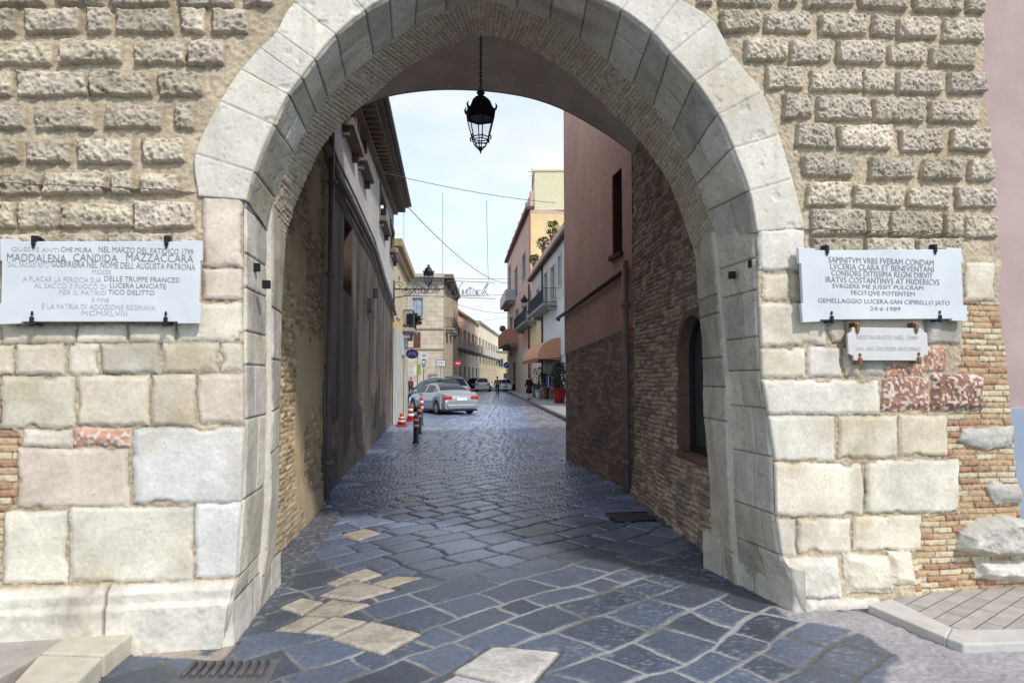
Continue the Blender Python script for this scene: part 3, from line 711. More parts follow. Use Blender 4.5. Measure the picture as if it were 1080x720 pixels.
# vault: traced end curve at Y=8.95, extruded back towards the front
vc = [(330,185),(345,150),(358,129),(370,119),(385,110),(410,101),(440,96),(470,94),(505,95),(540,99),(570,106),(600,118),(630,135),(650,148),(672,165),(690,180),(705,200)]
YV = 8.95
vp = np.array([atY(x, y, YV) for x, y in vc]); vp = crom(vp, 6)
mb = MB(); dirv = np.array([.115, -1, 0.]); 
for i in range(len(vp)-1):
    a, b = vp[i], vp[i+1]
    for k in range(6):
        f0, f1 = k/6*3.95, (k+1)/6*3.95; up = lambda f: np.array([0, 0, .04*f])
        mb.quad(a+dirv*f0+up(f0), b+dirv*f0+up(f0), b+dirv*f1+up(f1), a+dirv*f1+up(f1), smooth=True)
mb.build('vault', M_ceil, gate)
mb = MB()
for i in range(len(vp)-1):
    a, b = vp[i], vp[i+1]; mb.quad(a, b, (b[0], b[1], 6.4), (a[0], a[1], 6.4)); mb.quad(a, b, b+np.array([0, .04, 0]), a+np.array([0, .04, 0]))
zt = 6.0
cA, cB = FP(plU, 0), FP(uE[len(uE)//2], 0)
mb.quad((cA[0], cA[1]+.02, zt), (cB[0]-.1, cB[1]+.02, zt), (cB[0]-.6, YV, zt), (cA[0]-.6, YV, zt))
mb.quad((cA[0], cA[1], -.1), (cA[0], cA[1], zt), (cA[0]-.6, YV, zt), (cA[0]-.6, YV, -.1))
mb.quad((cB[0]-.12, cB[1]+.02, -.1), (cB[0]-.12, cB[1]+.02, zt), (cB[0]-.62, YV, zt), (cB[0]-.62, YV, -.1))
mb.quad((vp[0][0], YV, 0), (vp[0][0], YV, 6.4), (cA[0]-.6, YV, 6.4), (cA[0]-.6, YV, 0))
mb.quad((vp[-1][0], YV, 0), (vp[-1][0], YV, 6.4), (cB[0]-.6, YV, 6.4), (cB[0]-.6, YV, 0))
mb.build('rear_masonry', mat('rear_stone', SAND*.6, .9), gate)
# wall closing the space between the brick ring and the vault
mb = MB(); q = pC
for i in range(0, len(q)-4, 4):
    a, b = q[i], q[i+4]; mb.quad(a-UN*.01, b-UN*.01, (b[0]-.02, b[1]+.02, 6.0), (a[0]-.02, a[1]+.02, 6.0))
mb.build('ring_back', M_ceil, gate)

# ------------------------------------------------------------------ left long house
house = thing('plastered_house', 'long grey plastered house with stained dark lower wall and deep eaves along the left side', 'house', tuple(WL.P(WL.L/2, 0)))
sE = WL.L
zs_step = WL.at(380, 245)[1]
ledge = [WL.at(x, y) for x, y in [(338,150),(352,185),(372,222),(392,262),(404,300),(415,331)]]
def zled(a): return np.interp(a, [p[0] for p in ledge], [p[1] for p in ledge])
def left_house(A, Z):
    n1 = fbm(A*.9, Z*.9, 301, 5); n2 = fbm(A*6, Z*6, 302, 4); n3 = fbm(A*3.2, Z*.35, 303, 4)
    up = sst(-.05, .05, Z-zled(A))
    hi = lin(200,194,188,.85)*(.8+.35*n1+.2*(n3-.5))[..., None]
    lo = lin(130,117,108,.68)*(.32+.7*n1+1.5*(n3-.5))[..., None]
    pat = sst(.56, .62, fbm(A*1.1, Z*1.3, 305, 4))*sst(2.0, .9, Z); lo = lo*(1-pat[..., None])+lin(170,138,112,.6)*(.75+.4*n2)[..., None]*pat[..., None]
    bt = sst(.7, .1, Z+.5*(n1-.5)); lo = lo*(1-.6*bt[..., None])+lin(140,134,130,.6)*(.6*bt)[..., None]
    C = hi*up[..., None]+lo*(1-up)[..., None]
    H = .02*up+.012*(n2-.5)-.02*pat
    return H, C
win_px = [((360,128),(371,141)), ((377,112),(384,176)), ((400,178),(405,237)), ((411,216),(414.2,268))]
hs = []
for (a, b) in win_px:
    s0, z1_ = WL.at(a[0], a[1]); s1, _ = WL.at(b[0], b[1]); z0_ = WL.at((a[0]+b[0])/2, b[1])[1]; z1_ = z0_+1.75
    hs.append((s0, s1, z0_, min(z1_, 6.35)))
n0, nz0 = WL.at(362, 305); n1_, _ = WL.at(370.5, 305); nz1 = WL.at(366, 232)[1]; hs2 = hs+[(n0, n1_, nz0, nz1)]
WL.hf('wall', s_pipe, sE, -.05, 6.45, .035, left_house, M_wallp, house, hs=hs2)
M_shut = mat('brown_shutter', lin(120,100,84,.5), .7); M_sillst = mat('sill_stone', lin(150,136,120,.55), .85, bump=.3)
for (x0, x1, z0_, z1_) in hs:
    mb = MB(); WL.box(mb, x0-.12, x0, z0_-.02, z1_+.1, -.02, .05); WL.box(mb, x1, x1+.12, z0_-.02, z1_+.1, -.02, .05); WL.box(mb, x0-.12, x1+.12, z1_, z1_+.14, -.02, .06)
    fr = mb.build('window', M_sillst, house)
    mb = MB(); WL.box(mb, x0, x1, z0_, z1_, -.2, -.14); mb.build('pane', M_glassd, fr)
    mb = MB(); WL.box(mb, x0-.12, x1+.12, z0_-.13, z0_, -.02, .2); WL.box(mb, x0-.04, x0+.06, z0_-.26, z0_-.13, -.02, .13); WL.box(mb, x1-.06, x1+.04, z0_-.26, z0_-.13, -.02, .13)
    mb.build('sill', M_sillst, fr, bevel=.015)
mb = MB(); WL.box(mb, n0-.02, n1_+.02, nz0-.02, nz1, -.3, -.2); mb.build('niche', M_black, house)
mb = MB(); WL.holes(mb, n0, n1_, nz0, nz1, [(n0, n1_, nz0, nz1)], .25); mb.build('niche_side', M_shut, house)
# eaves
mb = MB(); e0, e1 = s_pipe+.3, sE+.15
zz0, zz1 = 6.62, 7.40
def ez(a): return zz0+(zz1-zz0)*(a-sY(12.8))/(sY(22)-sY(12.8))
def slanted(mb, a0, a1, dz0, dz1, h0, h1):
    pts = [WL.P(a, ez(a)+dz, h) for dz in (dz0, dz1) for (a, h) in ((a0, h0), (a1, h0), (a1, h1), (a0, h1))]
    b = len(mb.v); mb.v += [tuple(p) for p in pts]
    for f in ((0,3,2,1),(4,5,6,7),(0,1,5,4),(1,2,6,5),(2,3,7,6),(3,0,4,7)): mb.f.append(tuple(b+i for i in f)); mb.sm.append(False)
slanted(mb, e0, e1, -.06, .02, -.3, .50); slanted(mb, e0, e1, -.30, -.12, -.05, .14); slanted(mb, e0, e1, -.14, -.06, -.05, .30)
a = e0+.1
while a < e1-.15: slanted(mb, a, a+.12, -.24, -.06, .0, .40); a += .34
mb.build('cornice', mat('cornice_stone', lin(142,122,100,.55), .85, c2=lin(170,150,126,.55), scale=3), house)
mb = MB(); a = e0
while a < e1-.1:
    p = [WL.P(a+.1, ez(a)+.07+.02*k, .56-.35*k) for k in range(4)]; mb.tube(p, .075, 8); a += .19
slanted(mb, e0, e1, .015, .05, -3.0, .48)
mb.build('roof', mat('roof_tile', lin(132,104,84,.5), .85, scale=3), house)
mb = MB(); slanted(mb, e0, e1, -.03, .06, .51, .60); mb.build('gutter', M_darkmetal, house, bevel=.02)
mb = MB()
for i in range(24):
    a0_, a1_ = s_pipe+(sE-s_pipe)*i/24, s_pipe+(sE-s_pipe)*(i+1)/24
    mb.quad(WL.P(a0_, 6.44, .012), WL.P(a1_, 6.44, .012), WL.P(a1_, max(6.44, ez(a1_)), .012), WL.P(a0_, max(6.44, ez(a0_)), .012))
mb.quad(WL.P(sE, -.1), WL.P(sE, 7.3), WL.P(sE, 7.3, -5), WL.P(sE, -.1, -5)); mb.quad(WL.P(s_pipe, 5.3, -.01), WL.P(s_pipe, 6.9, -.01), WL.P(s_pipe, 6.9, -5), WL.P(s_pipe, 5.3, -5))
mb.build('gable_wall', mat('plaster_grey', lin(176,170,164,.6), .9), house)
mb = MB(); pts = [WL.P(a, z-.02, .07) for a, z in ledge]; mb.tube(pts, .05, 8); mb.tube([WL.P(a, z+.22, .05) for a, z in ledge], .022, 6)
mb.tube([WL.P(a, z-.25, .03) for a, z in ledge[1:]], .016, 6); mb.build('conduit', mat('conduit_grey', lin(150,138,134,.7), .7), house)
mb = MB(); mb.tube([WL.P(s_pipe-.02, .05, .1), WL.P(s_pipe-.02, 2.2, .1), WL.P(s_pipe-.02, 4.9, .09)], .035, 10)
for z in (.5, 1.7, 2.9, 4.1): mb.lathe([(.062,0),(.062,.05)], tuple(WL.P(s_pipe-.02, z, .1)), 10)
mb.build('drainpipe', mat('pipe_grey', lin(132,126,126,.7), .6), house)
for (x, y, w, h_) in [(388,322,.22,.3),(394,224+85,.14,.22)]:
    a, z = WL.at(x, y); mb = MB(); WL.box(mb, a-w/2, a+w/2, z-h_/2, z+h_/2, 0, .1); mb.build('junction_box', M_darkmetal, house, bevel=.01)

# ------------------------------------------------------------------ red house on the right
RA, RB = ground(671, 521), ground(597, 485)
WD = Wall(RA[:2], RB[:2])
if np.dot(WD.n, [-1, 0, 0]) < 0: WD.n = -WD.n
redh = thing('red_house', 'dark terracotta painted house over a brown brick base just past the arch', 'house', tuple(WD.P(0, 0)))
sep = [WD.at(671, 344), WD.at(592, 376)]
def red_fn(A, Z):
    n1 = fbm(A*1.2, Z*1.2, 401, 5); n2 = fbm(A*9, Z*9, 402, 4); n3 = fbm(A*5, Z*.5, 404, 3)
    zs_ = np.interp(A, [sep[0][0], sep[1][0]], [sep[0][1], sep[1][1]])
    brick = Z < zs_
    Hb, Cb, _, _ = rubble(A, Z, 405, [lin(178,146,128,.9), lin(162,132,118,.85), lin(188,156,136,.9), lin(150,122,110,.85)], .058, .24, lin(134,118,108,.8), .014)
    gr = sst(.55, .7, fbm(A*1.5, Z*1.5, 409, 4))[..., None]; Cb = Cb*(1-.4*gr)+lin(130,118,114,.5)*.4*gr
    Hb = Hb*.35
    low = sst(3.9, 3.0, Z)[..., None]*.18
    Cp = lin(204,160,142,1.12)*(.74+.4*n1+.14*(n2-.5)+.16*(n3-.5))[..., None]*(1-low)
    return np.where(brick, Hb, .02+.004*(n2-.5)), np.where(brick[..., None], Cb, Cp)
nw0, _ = WD.at(657.5, 225); nw1, _ = WD.at(647, 225); nwz0 = WD.at(652, 268)[1]; nwz1 = WD.at(652, 181)[1]
WD.hf('wall', 0, WD.L, -.05, 8.2, .022, red_fn, M_wallp, redh, hs=[(nw0, nw1, nwz0, nwz1)])
mb = MB(); mb.quad(WD.P(nw0, nwz0, -.18), WD.P(nw1, nwz0, -.18), WD.P(nw1, nwz1, -.18), WD.P(nw0, nwz1, -.18)); wf = mb.build('window', mat('board', lin(86,56,50,.5), .8), redh)
mb = MB(); WD.holes(mb, nw0, nw1, nwz0, nwz1, [(nw0, nw1, nwz0, nwz1)], .2); WD.box(mb, nw0-.04, nw1+.04, nwz0-.07, nwz0-.005, -.1, .08); mb.build('reveal', mat('red_reveal', lin(126,84,74,.5), .9), wf)
mb = MB(); c0, c1 = WD.P(WD.L, 0), WD.P(0, 0)
r2 = c0+np.array([6, 2.2, 0]); mb.quad(c0, c0+np.array([0, 0, 8.2]), r2+np.array([0, 0, 8.2]), r2)
r3 = c1+np.array([6, 0, 0]); mb.quad(r2, r2+np.array([0, 0, 8.2]), r3+np.array([0, 0, 8.2]), r3); mb.quad(c0+np.array([0,0,8.2]), c1+np.array([0,0,8.2]), r3+np.array([0,0,8.2]), r2+np.array([0,0,8.2]))
mb.build('side_wall', mat('red_plaster', lin(160,108,96,.55), .9), redh)
p0_, p1_ = WD.at(666, 284), WD.at(591, 336)
mb = MB(); mb.tube([WD.P(p0_[0], p0_[1], .07), WD.P(p1_[0]-.02, p1_[1], .07), WD.P(p1_[0]+.05, p1_[1]-.02, .02)], .035, 8); mb.build('sloping_pipe', mat('brown_pipe', lin(104,78,74,.5), .5), redh)
mb = MB(); pa = WD.at(666, 284)[0]; mb.tube([WD.P(pa+.02, .02, .09), WD.P(pa+.02, p0_[1]+.12, .09)], .045, 10)
for z in (.4, 1.5, 2.6): mb.lathe([(.07,0),(.07,.05)], tuple(WD.P(pa+.02, z, .09)), 10)
mb.build('downpipe', mat('pipe_dark', lin(150,132,124,.9), .6), redh)

# ------------------------------------------------------------------ pink house to the right of the gate
pk = thing('pink_house', 'pink plastered house wall with pale blue grey base abutting the gate', 'house', tuple(FP(4, 0)))
Wp = Wall(tuple(FP(3.0, 0, -.06)[:2]), tuple(FP(12, 0, -.06)[:2]))
if np.dot(Wp.n, UN) < 0: Wp.n = -Wp.n
zb_ = fac(1075, 430)[1]
mb = MB(); mb.quad(Wp.P(0, zb_), Wp.P(9, zb_), Wp.P(9, 7.5), Wp.P(0, 7.5)); mb.build('wall', M_pink, pk)
mb = MB(); Wp.box(mb, 0, 9, -.1, zb_, -.1, .025); mb.build('base_course', M_greybase, pk, bevel=.008)

# ------------------------------------------------------------------ plaques
def text_mesh(txt, font_shear=0):
    c = bpy.data.curves.new('t', 'FONT'); c.body = txt; c.size = 1; c.resolution_u = 2; c.extrude = 0
    o = bpy.data.objects.new('t', c); COL.objects.link(o); bpy.context.view_layer.update()
    me = bpy.data.meshes.new_from_object(o.evaluated_get(bpy.context.evaluated_depsgraph_get()))
    v = np.zeros(len(me.vertices)*3); me.vertices.foreach_get('co', v); v = v.reshape(-1, 3); f = [tuple(p.vertices) for p in me.polygons]
    bpy.data.objects.remove(o); bpy.data.curves.remove(c); bpy.data.meshes.remove(me)
    return v, f
def put_text(mb, txt, x0, x1, yc, hpx, hh):
    v, f = text_mesh(txt)
    if len(v) == 0: return
    mn, mx = v.min(0), v.max(0)
    u0, z0 = fac(x0, yc+hpx/2, -hh); u1, _ = fac(x1, yc+hpx/2, -hh); _, z1 = fac((x0+x1)/2, yc-hpx/2, -hh)
    b = len(mb.v)
    for p in v:
        a = (p[0]-mn[0])/(mx[0]-mn[0]); c_ = (p[1]-mn[1])/(mx[1]-mn[1]); mb.v.append(tuple(FP(u0+(u1-u0)*a, z0+(z1-z0)*c_, hh)))
    for q in f: mb.f.append(tuple(b+i for i in q)); mb.sm.append(False)
def plaque(name, label, outline, m_, clamps, texts, hh=.085, th=.03, m_cl=M_iron):
    c = fac(*outline[0]); t = thing(name, label, 'plaque', tuple(FP(*c, hh)))
    mb = MB(); pts = [FP(*fac(x, y, -hh), hh) for x, y in outline]; mb.prism([tuple(p) for p in pts], tuple(-UN*th)); mb.build('slab', m_, t, bevel=.003)
    for (x, y, up) in clamps:
        u, z = fac(x, y, -hh); mb = MB(); s = 1 if up else -1
        def bx(u0, u1, z0, z1, h0, h1):
            pts = [FP(a, zz, h) for zz in (z0, z1) for (a, h) in ((u0, h0), (u1, h0), (u1, h1), (u0, h1))]
            b = len(mb.v); mb.v += [tuple(p) for p in pts]
            for f in ((0,3,2,1),(4,5,6,7),(0,1,5,4),(1,2,6,5),(2,3,7,6),(3,0,4,7)): mb.f.append(tuple(b+i for i in f)); mb.sm.append(False)
        w = .011 if m_cl is M_iron else .013
        bx(u-w, u+w, z-.028, z+.028, hh+.001, hh+.014); bx(u-w*1.6, u+w*1.6, z+s*.006-.012, z+s*.02+.012, hh-.09, hh+.004); bx(u-w*.6, u+w*.6, z-s*.04-.006, z-s*.04+.02, hh+.002, hh+.01)
        mb.build('clamp', m_cl, t, bevel=.004)
    for (tx, x0, x1, yc, h_, fd) in texts:
        mb = MB(); put_text(mb, tx, x0, x1, yc, h_, hh+.0025); mb.build('faded_lettering' if fd else 'lettering', M_inkf if fd else M_ink, t)
plaque('marble_plaque', 'large white marble plaque with weathered, half faded lettering left of the arch',
 [(0,252),(20,252),(20,254.5),(190,254.5),(190,253),(213,254),(213,275),(211,275),(210,320),(212,320),(211,341),(187,341),(187,339),(23,339),(22,341),(-1,342),(-1,320),(1,320),(2,275),(0,275)],
 M_marble, [(36,254,True),(176,254,True),(34,339,False),(175,339,False)],
 [('QUESTE ANTI', 12, 62, 263, 4.6, 1), ('CHE MURA', 64, 97, 263, 4.6, 0), ('NEL MARZO DEL FATIDICO 1799', 104, 204, 263.5, 4.6, 0),
  ('MADDALENA', 7, 70, 271.5, 7.4, 0), ('CANDIDA', 77, 124, 271.5, 7.4, 0), ('MAZZACCARA', 133, 204, 271.5, 7.4, 0),
  ('DAL SACRO RITO', 8, 52, 278.8, 4.6, 1), ('GUERRIERA NEL NOME DELL AUGUSTA PATRONA', 54, 206, 278.8, 4.8, 0),
  ('MOSSE', 97, 117, 286.5, 4.8, 1), ('A PLACAR LA FEROCIA SUA', 24, 107, 294, 4.6, 1), ('DELLE TRUPPE FRANCESI', 110, 189, 294, 4.6, 0),
  ('AL SACCO E FUOCO DI', 36, 112, 301, 4.6, 1), ('LUCERA LANCIATE', 116, 175, 301, 4.6, 0), ('PER IL PATRIO', 62, 112, 308, 4.6, 1), ('TICO DELITTO', 114, 163, 308, 4.6, 0),
  ('E FINE', 97, 115, 316, 4, 1), ('E LA PATRIA DI ADOZIONE REGNAVA', 44, 164, 323, 4.6, 1), ('MCMXLVIII', 86, 134, 330, 4.8, 1)])
plaque('marble_plaque', 'large white marble plaque with crisp Latin lettering right of the arch',
 [(842,261),(860,262),(860,264),(998,263),(998,261),(1014,262),(1016,277),(1014,277),(1016,322),(1020,322),(1020,339),(1004,338),(1004,336),(865,337),(865,339),(847,340),(845,320),(847,320),(845,278),(843,278)],
 M_marble, [(872,263,True),(986,262,True),(877,337,False),(991,336,False)],
 [('SAMNITVM VRBS FVERAM CONDAM', 874, 985, 274.5, 4.6, 0), ('LVCERIA CLARA ET BENEVENTANI', 876, 985, 281.5, 4.6, 0), ('CONSORS DITISSIMA REGNI DIRVIT', 877, 984, 288.3, 4.6, 0),
  ('IRATVS COSTANTINVS AT FRIDERICVS', 871, 991, 295.3, 4.6, 0), ('SVRGERE ME JUSSIT PULCRAM', 878, 974, 302.5, 4.6, 0), ('FECITQVE POTENTEM', 898, 965, 309.3, 4.6, 0),
  ('GEMELLAGGIO LUCERA-SAN CIPIRELLO JATO', 863, 1002, 318, 4.8, 0), ('24·6·1989', 918, 950, 325.3, 4.2, 0)])
plaque('small_plaque', 'small pale plaque with cut corners and bronze clamps below the right marble plaque',
 [(899,345),(972,346),(973,350),(978,351),(979,374),(974,375),(972,380),(901,380),(900,375),(895,373),(894,352),(898,350)],
 M_marble2, [(904,345,True),(966,345,True),(907,381,False),(969,380,False)],
 [('RESTAURATO NEL 2000', 904, 968, 355.5, 4, 1), ('DAL SIG. DECRESIS ANTONIO', 903, 971, 367.5, 4, 1)], hh=.07, th=.022, m_cl=M_bronze)

# ------------------------------------------------------------------ lanterns
def lantern(root, s=1., M=None, n=6, chain=0):
    """built around origin = top ring; z downwards negative; parts are local to the root"""
    mb = MB()
    def lt(mb, prof, n_=n, c=(0, 0, 0)): mb.lathe([(r*s, z*s) for r, z in prof], c, n_)
    lt(mb, [(.01,.0),(.03,-.01),(.05,-.035),(.03,-.06),(.02,-.07),(.06,-.085),(.075,-.1)], 12)
    mb.build('finial', M_iron, root, local=True)
    mb = MB(); lt(mb, [(.03,-.08),(.08,-.10),(.115,-.14),(.135,-.19),(.15,-.22)])
    lt(mb, [(.150,-.22),(.178,-.235),(.178,-.25),(.165,-.335),(.155,-.34),(.15,-.33)])
    for k in range(n):
        t = 2*math.pi*(k+.5)/n; x, y = .176*math.cos(t)*s, .176*math.sin(t)*s
        mb.tube([(x, y, -.25*s), (x*1.08, y*1.08, -.21*s), (x*1.0, y*1.0, -.175*s)], [.014*s, .012*s, .004*s], 6)
    mb.build('cap', M_iron, root, local=True)
    mb = MB()
    for k in range(n):
        t = 2*math.pi*(k+.5)/n; c, d = math.cos(t), math.sin(t)
        mb.tube([(.16*c*s, .16*d*s, -.33*s), (.095*c*s, .095*d*s, -.575*s)], .0065*s, 5)
        mb.tube([(.095*c*s, .095*d*s, -.575*s), (.07*c*s, .07*d*s, -.63*s), (.012*c*s, .012*d*s, -.69*s)], .006*s, 5)
        mb.tube([(.115*c*s, .115*d*s, -.53*s), (.125*c*s, .125*d*s, -.55*s), (.115*c*s, .115*d*s, -.58*s)], .008*s, 5)
        t2 = t+2*math.pi/n
        for (rr, zz_) in ((.16,-.335),(.102,-.55),(.094,-.58),(.07,-.63)): mb.tube([(rr*c*s, rr*d*s, zz_*s), (rr*math.cos(t2)*s, rr*math.sin(t2)*s, zz_*s)], .0065*s, 5)
    lt(mb, [(.02,-.66),(.028,-.68),(.012,-.70),(.004,-.73)], 8)
    mb.build('cage', M_iron, root, local=True)
    mb = MB()
    for k in range(n):
        t = 2*math.pi*(k+.5)/n; t2 = t+2*math.pi/n; f = .97
        A = (.158*f*s, -.335*s); B = (.094*f*s, -.575*s)
        mb.quad((A[0]*math.cos(t), A[0]*math.sin(t), A[1]), (A[0]*math.cos(t2), A[0]*math.sin(t2), A[1]), (B[0]*math.cos(t2), B[0]*math.sin(t2), B[1]), (B[0]*math.cos(t), B[0]*math.sin(t), B[1]))
    mb.build('glass', M_lampglass, root, local=True)
    if chain:
        mb = MB(); z = 0; k = 0
        while z < chain:
            M_ = Matrix.Translation((0, 0, z+.02)) @ Matrix.Rotation(R(90 if k % 2 else 20), 4, 'Z')
            pts = [M_ @ Vector((.012*math.cos(a_), 0, .026*math.sin(a_))) for a_ in np.linspace(0, 2*math.pi, 9)]
            mb.tube(pts, .0055, 5, caps=False); z += .038; k += 1
        mb.build('chain', M_iron, root, local=True)
def glassmat():
    m, nt, b = nmat('lamp_glass'); N = nt.nodes; L = nt.links
    tr = N.new('ShaderNodeBsdfTransparent'); tr.inputs[0].default_value = (.93, .95, .97, 1)
    gl = N.new('ShaderNodeBsdfGlossy'); gl.inputs['Roughness'].default_value = .05
    mx = N.new('ShaderNodeMixShader'); mx.inputs[0].default_value = .07
    L.new(tr.outputs[0], mx.inputs[1]); L.new(gl.outputs[0], mx.inputs[2]); L.new(mx.outputs[0], N['Material Output'].inputs[0]); return m
M_lampglass = glassmat()
YL = 7.0; lp = atY(507, 95, YL); k = YL/700*70/.73
la = thing('hanging_lantern', 'large black iron lantern hanging by a chain under the arch', 'lantern', tuple(lp), R(12))
lantern(la, k*1.0, chain=.75)

# ------------------------------------------------------------------ ground
tr_ = np.array([[1, 1], [-1, 1]])/math.sqrt(2)
ZK = .12
leftkerb = [ground(x, y, ZK) for x, y in [(-150,742),(15,722),(43,688),(108,651),(163,650)]]
cream_px = [[(360,564),(384,557),(402,562),(378,570)],[(344,615),(386,599),(404,606),(360,620)],[(384,617),(418,607),(448,608),(400,622)],[(336,628),(372,612),(418,622),(378,633)],[(296,640),(318,630),(350,636),(318,648)],
 [(318,650),(350,632),(392,637),(352,652)],[(290,664),(320,650),(366,652),(330,668)],[(320,666),(352,650),(396,656),(360,672)],[(350,674),(392,655),(445,668),(404,690)],[(478,708),(520,682),(590,688),(560,722),(500,724)],[(440,735),(480,712),(540,726),(520,745)],
 [(145,690),(160,677),(250,678),(232,697)]]
cream_w = [[tuple(ground(x, y)[:2]) for x, y in q] for q in cream_px]
conc = [tuple(ground(x, y)[:2]) for x, y in [(812,640),(862,640),(930,650),(1100,640),(1400,700),(1300,860),(900,800),(930,722),(962,694),(900,664),(850,655)]]
lstrip = [tuple(ground(x, y)[:2]) for x, y in [(215,690),(262,612),(322,540),(335,530),(352,545),(345,575),(310,610),(285,650),(262,672)]]
rstrip = [tuple(ground(x, y)[:2]) for x, y in [(690,528),(770,590),(850,650),(840,655),(790,625),(740,612),(700,590),(735,570),(680,545)]]
lowalk = [tuple(ground(x, y)[:2]) for x, y in [(415,452),(414,420),(436,412),(436,430),(424,441)]]
sand_r = [tuple(ground(x, y)[:2]) for x, y in [(600,475),(597,440),(560,424),(530,411),(536,416),(555,432),(560,448)]]
def slabs(X, Y, seed, w0, w1, l0, l1, ang):
    c, s = math.cos(ang), math.sin(ang); u = X*c+Y*s; v = -X*s+Y*c
    v = v+.13*(fbm(u*.9, v*.9, seed, 3)-.5)*2; rr = random.Random(seed)
    lo, hi = v.min()-1, v.max()+1; b = [lo]
    while b[-1] < hi: b.append(b[-1]+rr.uniform(w0, w1))
    b = np.array(b); r = np.searchsorted(b, v)-1; dv = np.minimum(v-b[r], b[np.clip(r+1, 0, len(b)-1)]-v)
    L = l0+(l1-l0)*_h(r, r*0, seed+1); uo = u+5*_h(r, r*0, seed+2)+.09*(vnoise(v*3, u*3, seed+3)-.5); q = uo/L
    # jitter the cross joints
    f = np.floor(q); j0 = (_h(r, f, seed+4)-.5)*.5; j1 = (_h(r, f+1, seed+4)-.5)*.5; x = q-f
    cell = np.where(x < j0, f-1, np.where(x > 1+j1, f+1, f))
    a0 = cell+(_h(r, cell, seed+4)-.5)*.5; a1 = cell+1+(_h(r, cell+1, seed+4)-.5)*.5
    du = np.minimum(q-a0, a1-q)*L
    sk = (_h(r, cell, seed+8)-.5)
    return np.minimum(dv, du), r, cell, dv, du
BAS = lin(122,134,158,.54)
def ground_fn(X, Y, fine=True):
    wx = .02*(fbm(X*6, Y*6, 601, 3)-.5)*2; wy = .02*(fbm(X*6, Y*6, 602, 3)-.5)*2
    e, r, c, dv, du = slabs(X+wx, Y+wy, 610, .25, .38, .34, .62, R(43))
    id_ = _h(r, c, 611); id2 = _h(r, c, 612); n1 = fbm(X*5, Y*5, 613, 4); n2 = fbm(X*35, Y*35, 614, 3); nL = fbm(X*.7, Y*.7, 615, 3)
    jw = .007+.010*nL
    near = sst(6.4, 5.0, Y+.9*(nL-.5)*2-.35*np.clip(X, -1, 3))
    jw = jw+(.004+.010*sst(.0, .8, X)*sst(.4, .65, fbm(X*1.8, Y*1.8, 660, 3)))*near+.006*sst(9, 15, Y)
    k = sst(jw*.45, jw*1.1, e+.008*(n2-.5))
    tilt = (id_-.5)*.012
    H = k*(.005*sst(0, .03, e)+.015+tilt*.45+.006*(n1-.5)+.003*(n2-.5))+(1-k)*(.004*n2+.012*near)
    hue = lin(112,119,134,.50)*(1-id2)[..., None]+BAS*id2[..., None]
    C = hue*(.72+.5*id_+.35*(n1-.5))[..., None]
    # pale worn chisel specks and mortar smears, mostly in front of the arch
    sm = sst(.60, .70, fbm(X*30+Y*14, Y*52-X*14, 617, 3))*near*sst(.3, .8, id2+.35*np.clip(X, -1, 1.5))*sst(.35, .6, fbm(X*3, Y*3, 618, 2))
    C = C*(1-.65*sm[..., None])+lin(168,172,182,.6)*(.65*sm)[..., None]
    mort = lin(188,186,186,.62)*near[..., None]+lin(36,40,52,.4)*(1-near)[..., None]
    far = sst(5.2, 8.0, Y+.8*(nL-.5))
    C = C*(.9+1.3*far)[..., None]*(1+far[..., None]*np.array([-.02, 0, .10]))  # sheen painted into the slab colour: brighter and bluer further back
    jfade = sst(12, 19, Y)[..., None]; mort = mort*(1-jfade)+C*.55*jfade; pj = sst(.35, .6, fbm(X*1.1, Y*1.1, 640, 3))[..., None]; mort = mort*(.35+.65*np.maximum(pj, 1-near[..., None]))
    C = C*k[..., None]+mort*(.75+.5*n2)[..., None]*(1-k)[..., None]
    G = .30+.20*n1-.10*far+.10*(n2-.5)+.25*sm+.35*(1-k)+.10*near
    for i, q in enumerate(cream_w):
        xs, ys = [p[0] for p in q], [p[1] for p in q]
        m_ = (X > min(xs)-.1) & (X < max(xs)+.1) & (Y > min(ys)-.1) & (Y < max(ys)+.1)
        if not m_.any(): continue
        d = pdist((X+wx*.6)[m_], (Y+wy*.6)[m_], q); kk = sst(-.004, .006, d); ring = sst(-.03, -.012, d)*(1-kk)
        tint = (lin(204,194,178,.78) if i < 9 else lin(212,206,206,.75) if i < 11 else lin(186,174,158,.7))*rnd.uniform(.80, 1.06)*np.array([1, rnd.uniform(.96, 1), rnd.uniform(.92, 1.04)])*(1-.25*sst(.5, .75, fbm(X[m_]*9, Y[m_]*9, 650+i, 4)))[:, None]
        C[m_] = C[m_]*(1-ring[:, None])+lin(120,112,104,.5)*ring[:, None]
        C[m_] = C[m_]*(1-kk[:, None])+tint*(.85+.35*n1[m_]*.8+.1*(n2[m_]-.5))[:, None]*kk[:, None]
        H[m_] = H[m_]*(1-np.maximum(kk, ring))+(.014*sst(0, .02, d)+rnd.uniform(-.003, .006)+.006*(n1[m_]-.5)+.004)*kk
        G[m_] = G[m_]*(1-kk)+.6*kk
    for poly, base, rough_ in ((lstrip, lin(118,122,136,.5), 0), (rstrip, lin(104,112,134,.48), 1), (conc, lin(182,176,180,.66), 2)):
        d = pdist(X, Y, poly)+.10*(fbm(X*4, Y*4, 631+rough_, 3)-.5)*2; kk = sst(-.03, .03, d)
        gv = vnoise(X*38, Y*38, 633+rough_); sp = sst(.62, .8, gv)*(1 if rough_ < 2 else .35)
        cc = base*(.78+.45*n1)[..., None]*(1-.5*sp[..., None])+lin(190,190,192,.6)*(.5*sp)[..., None]
        C = C*(1-kk[..., None])+cc*kk[..., None]; H = H*(1-kk)+kk*(.016+.010*(gv-.5)+.016*(n1-.5)); G = G*(1-kk)+.85*kk
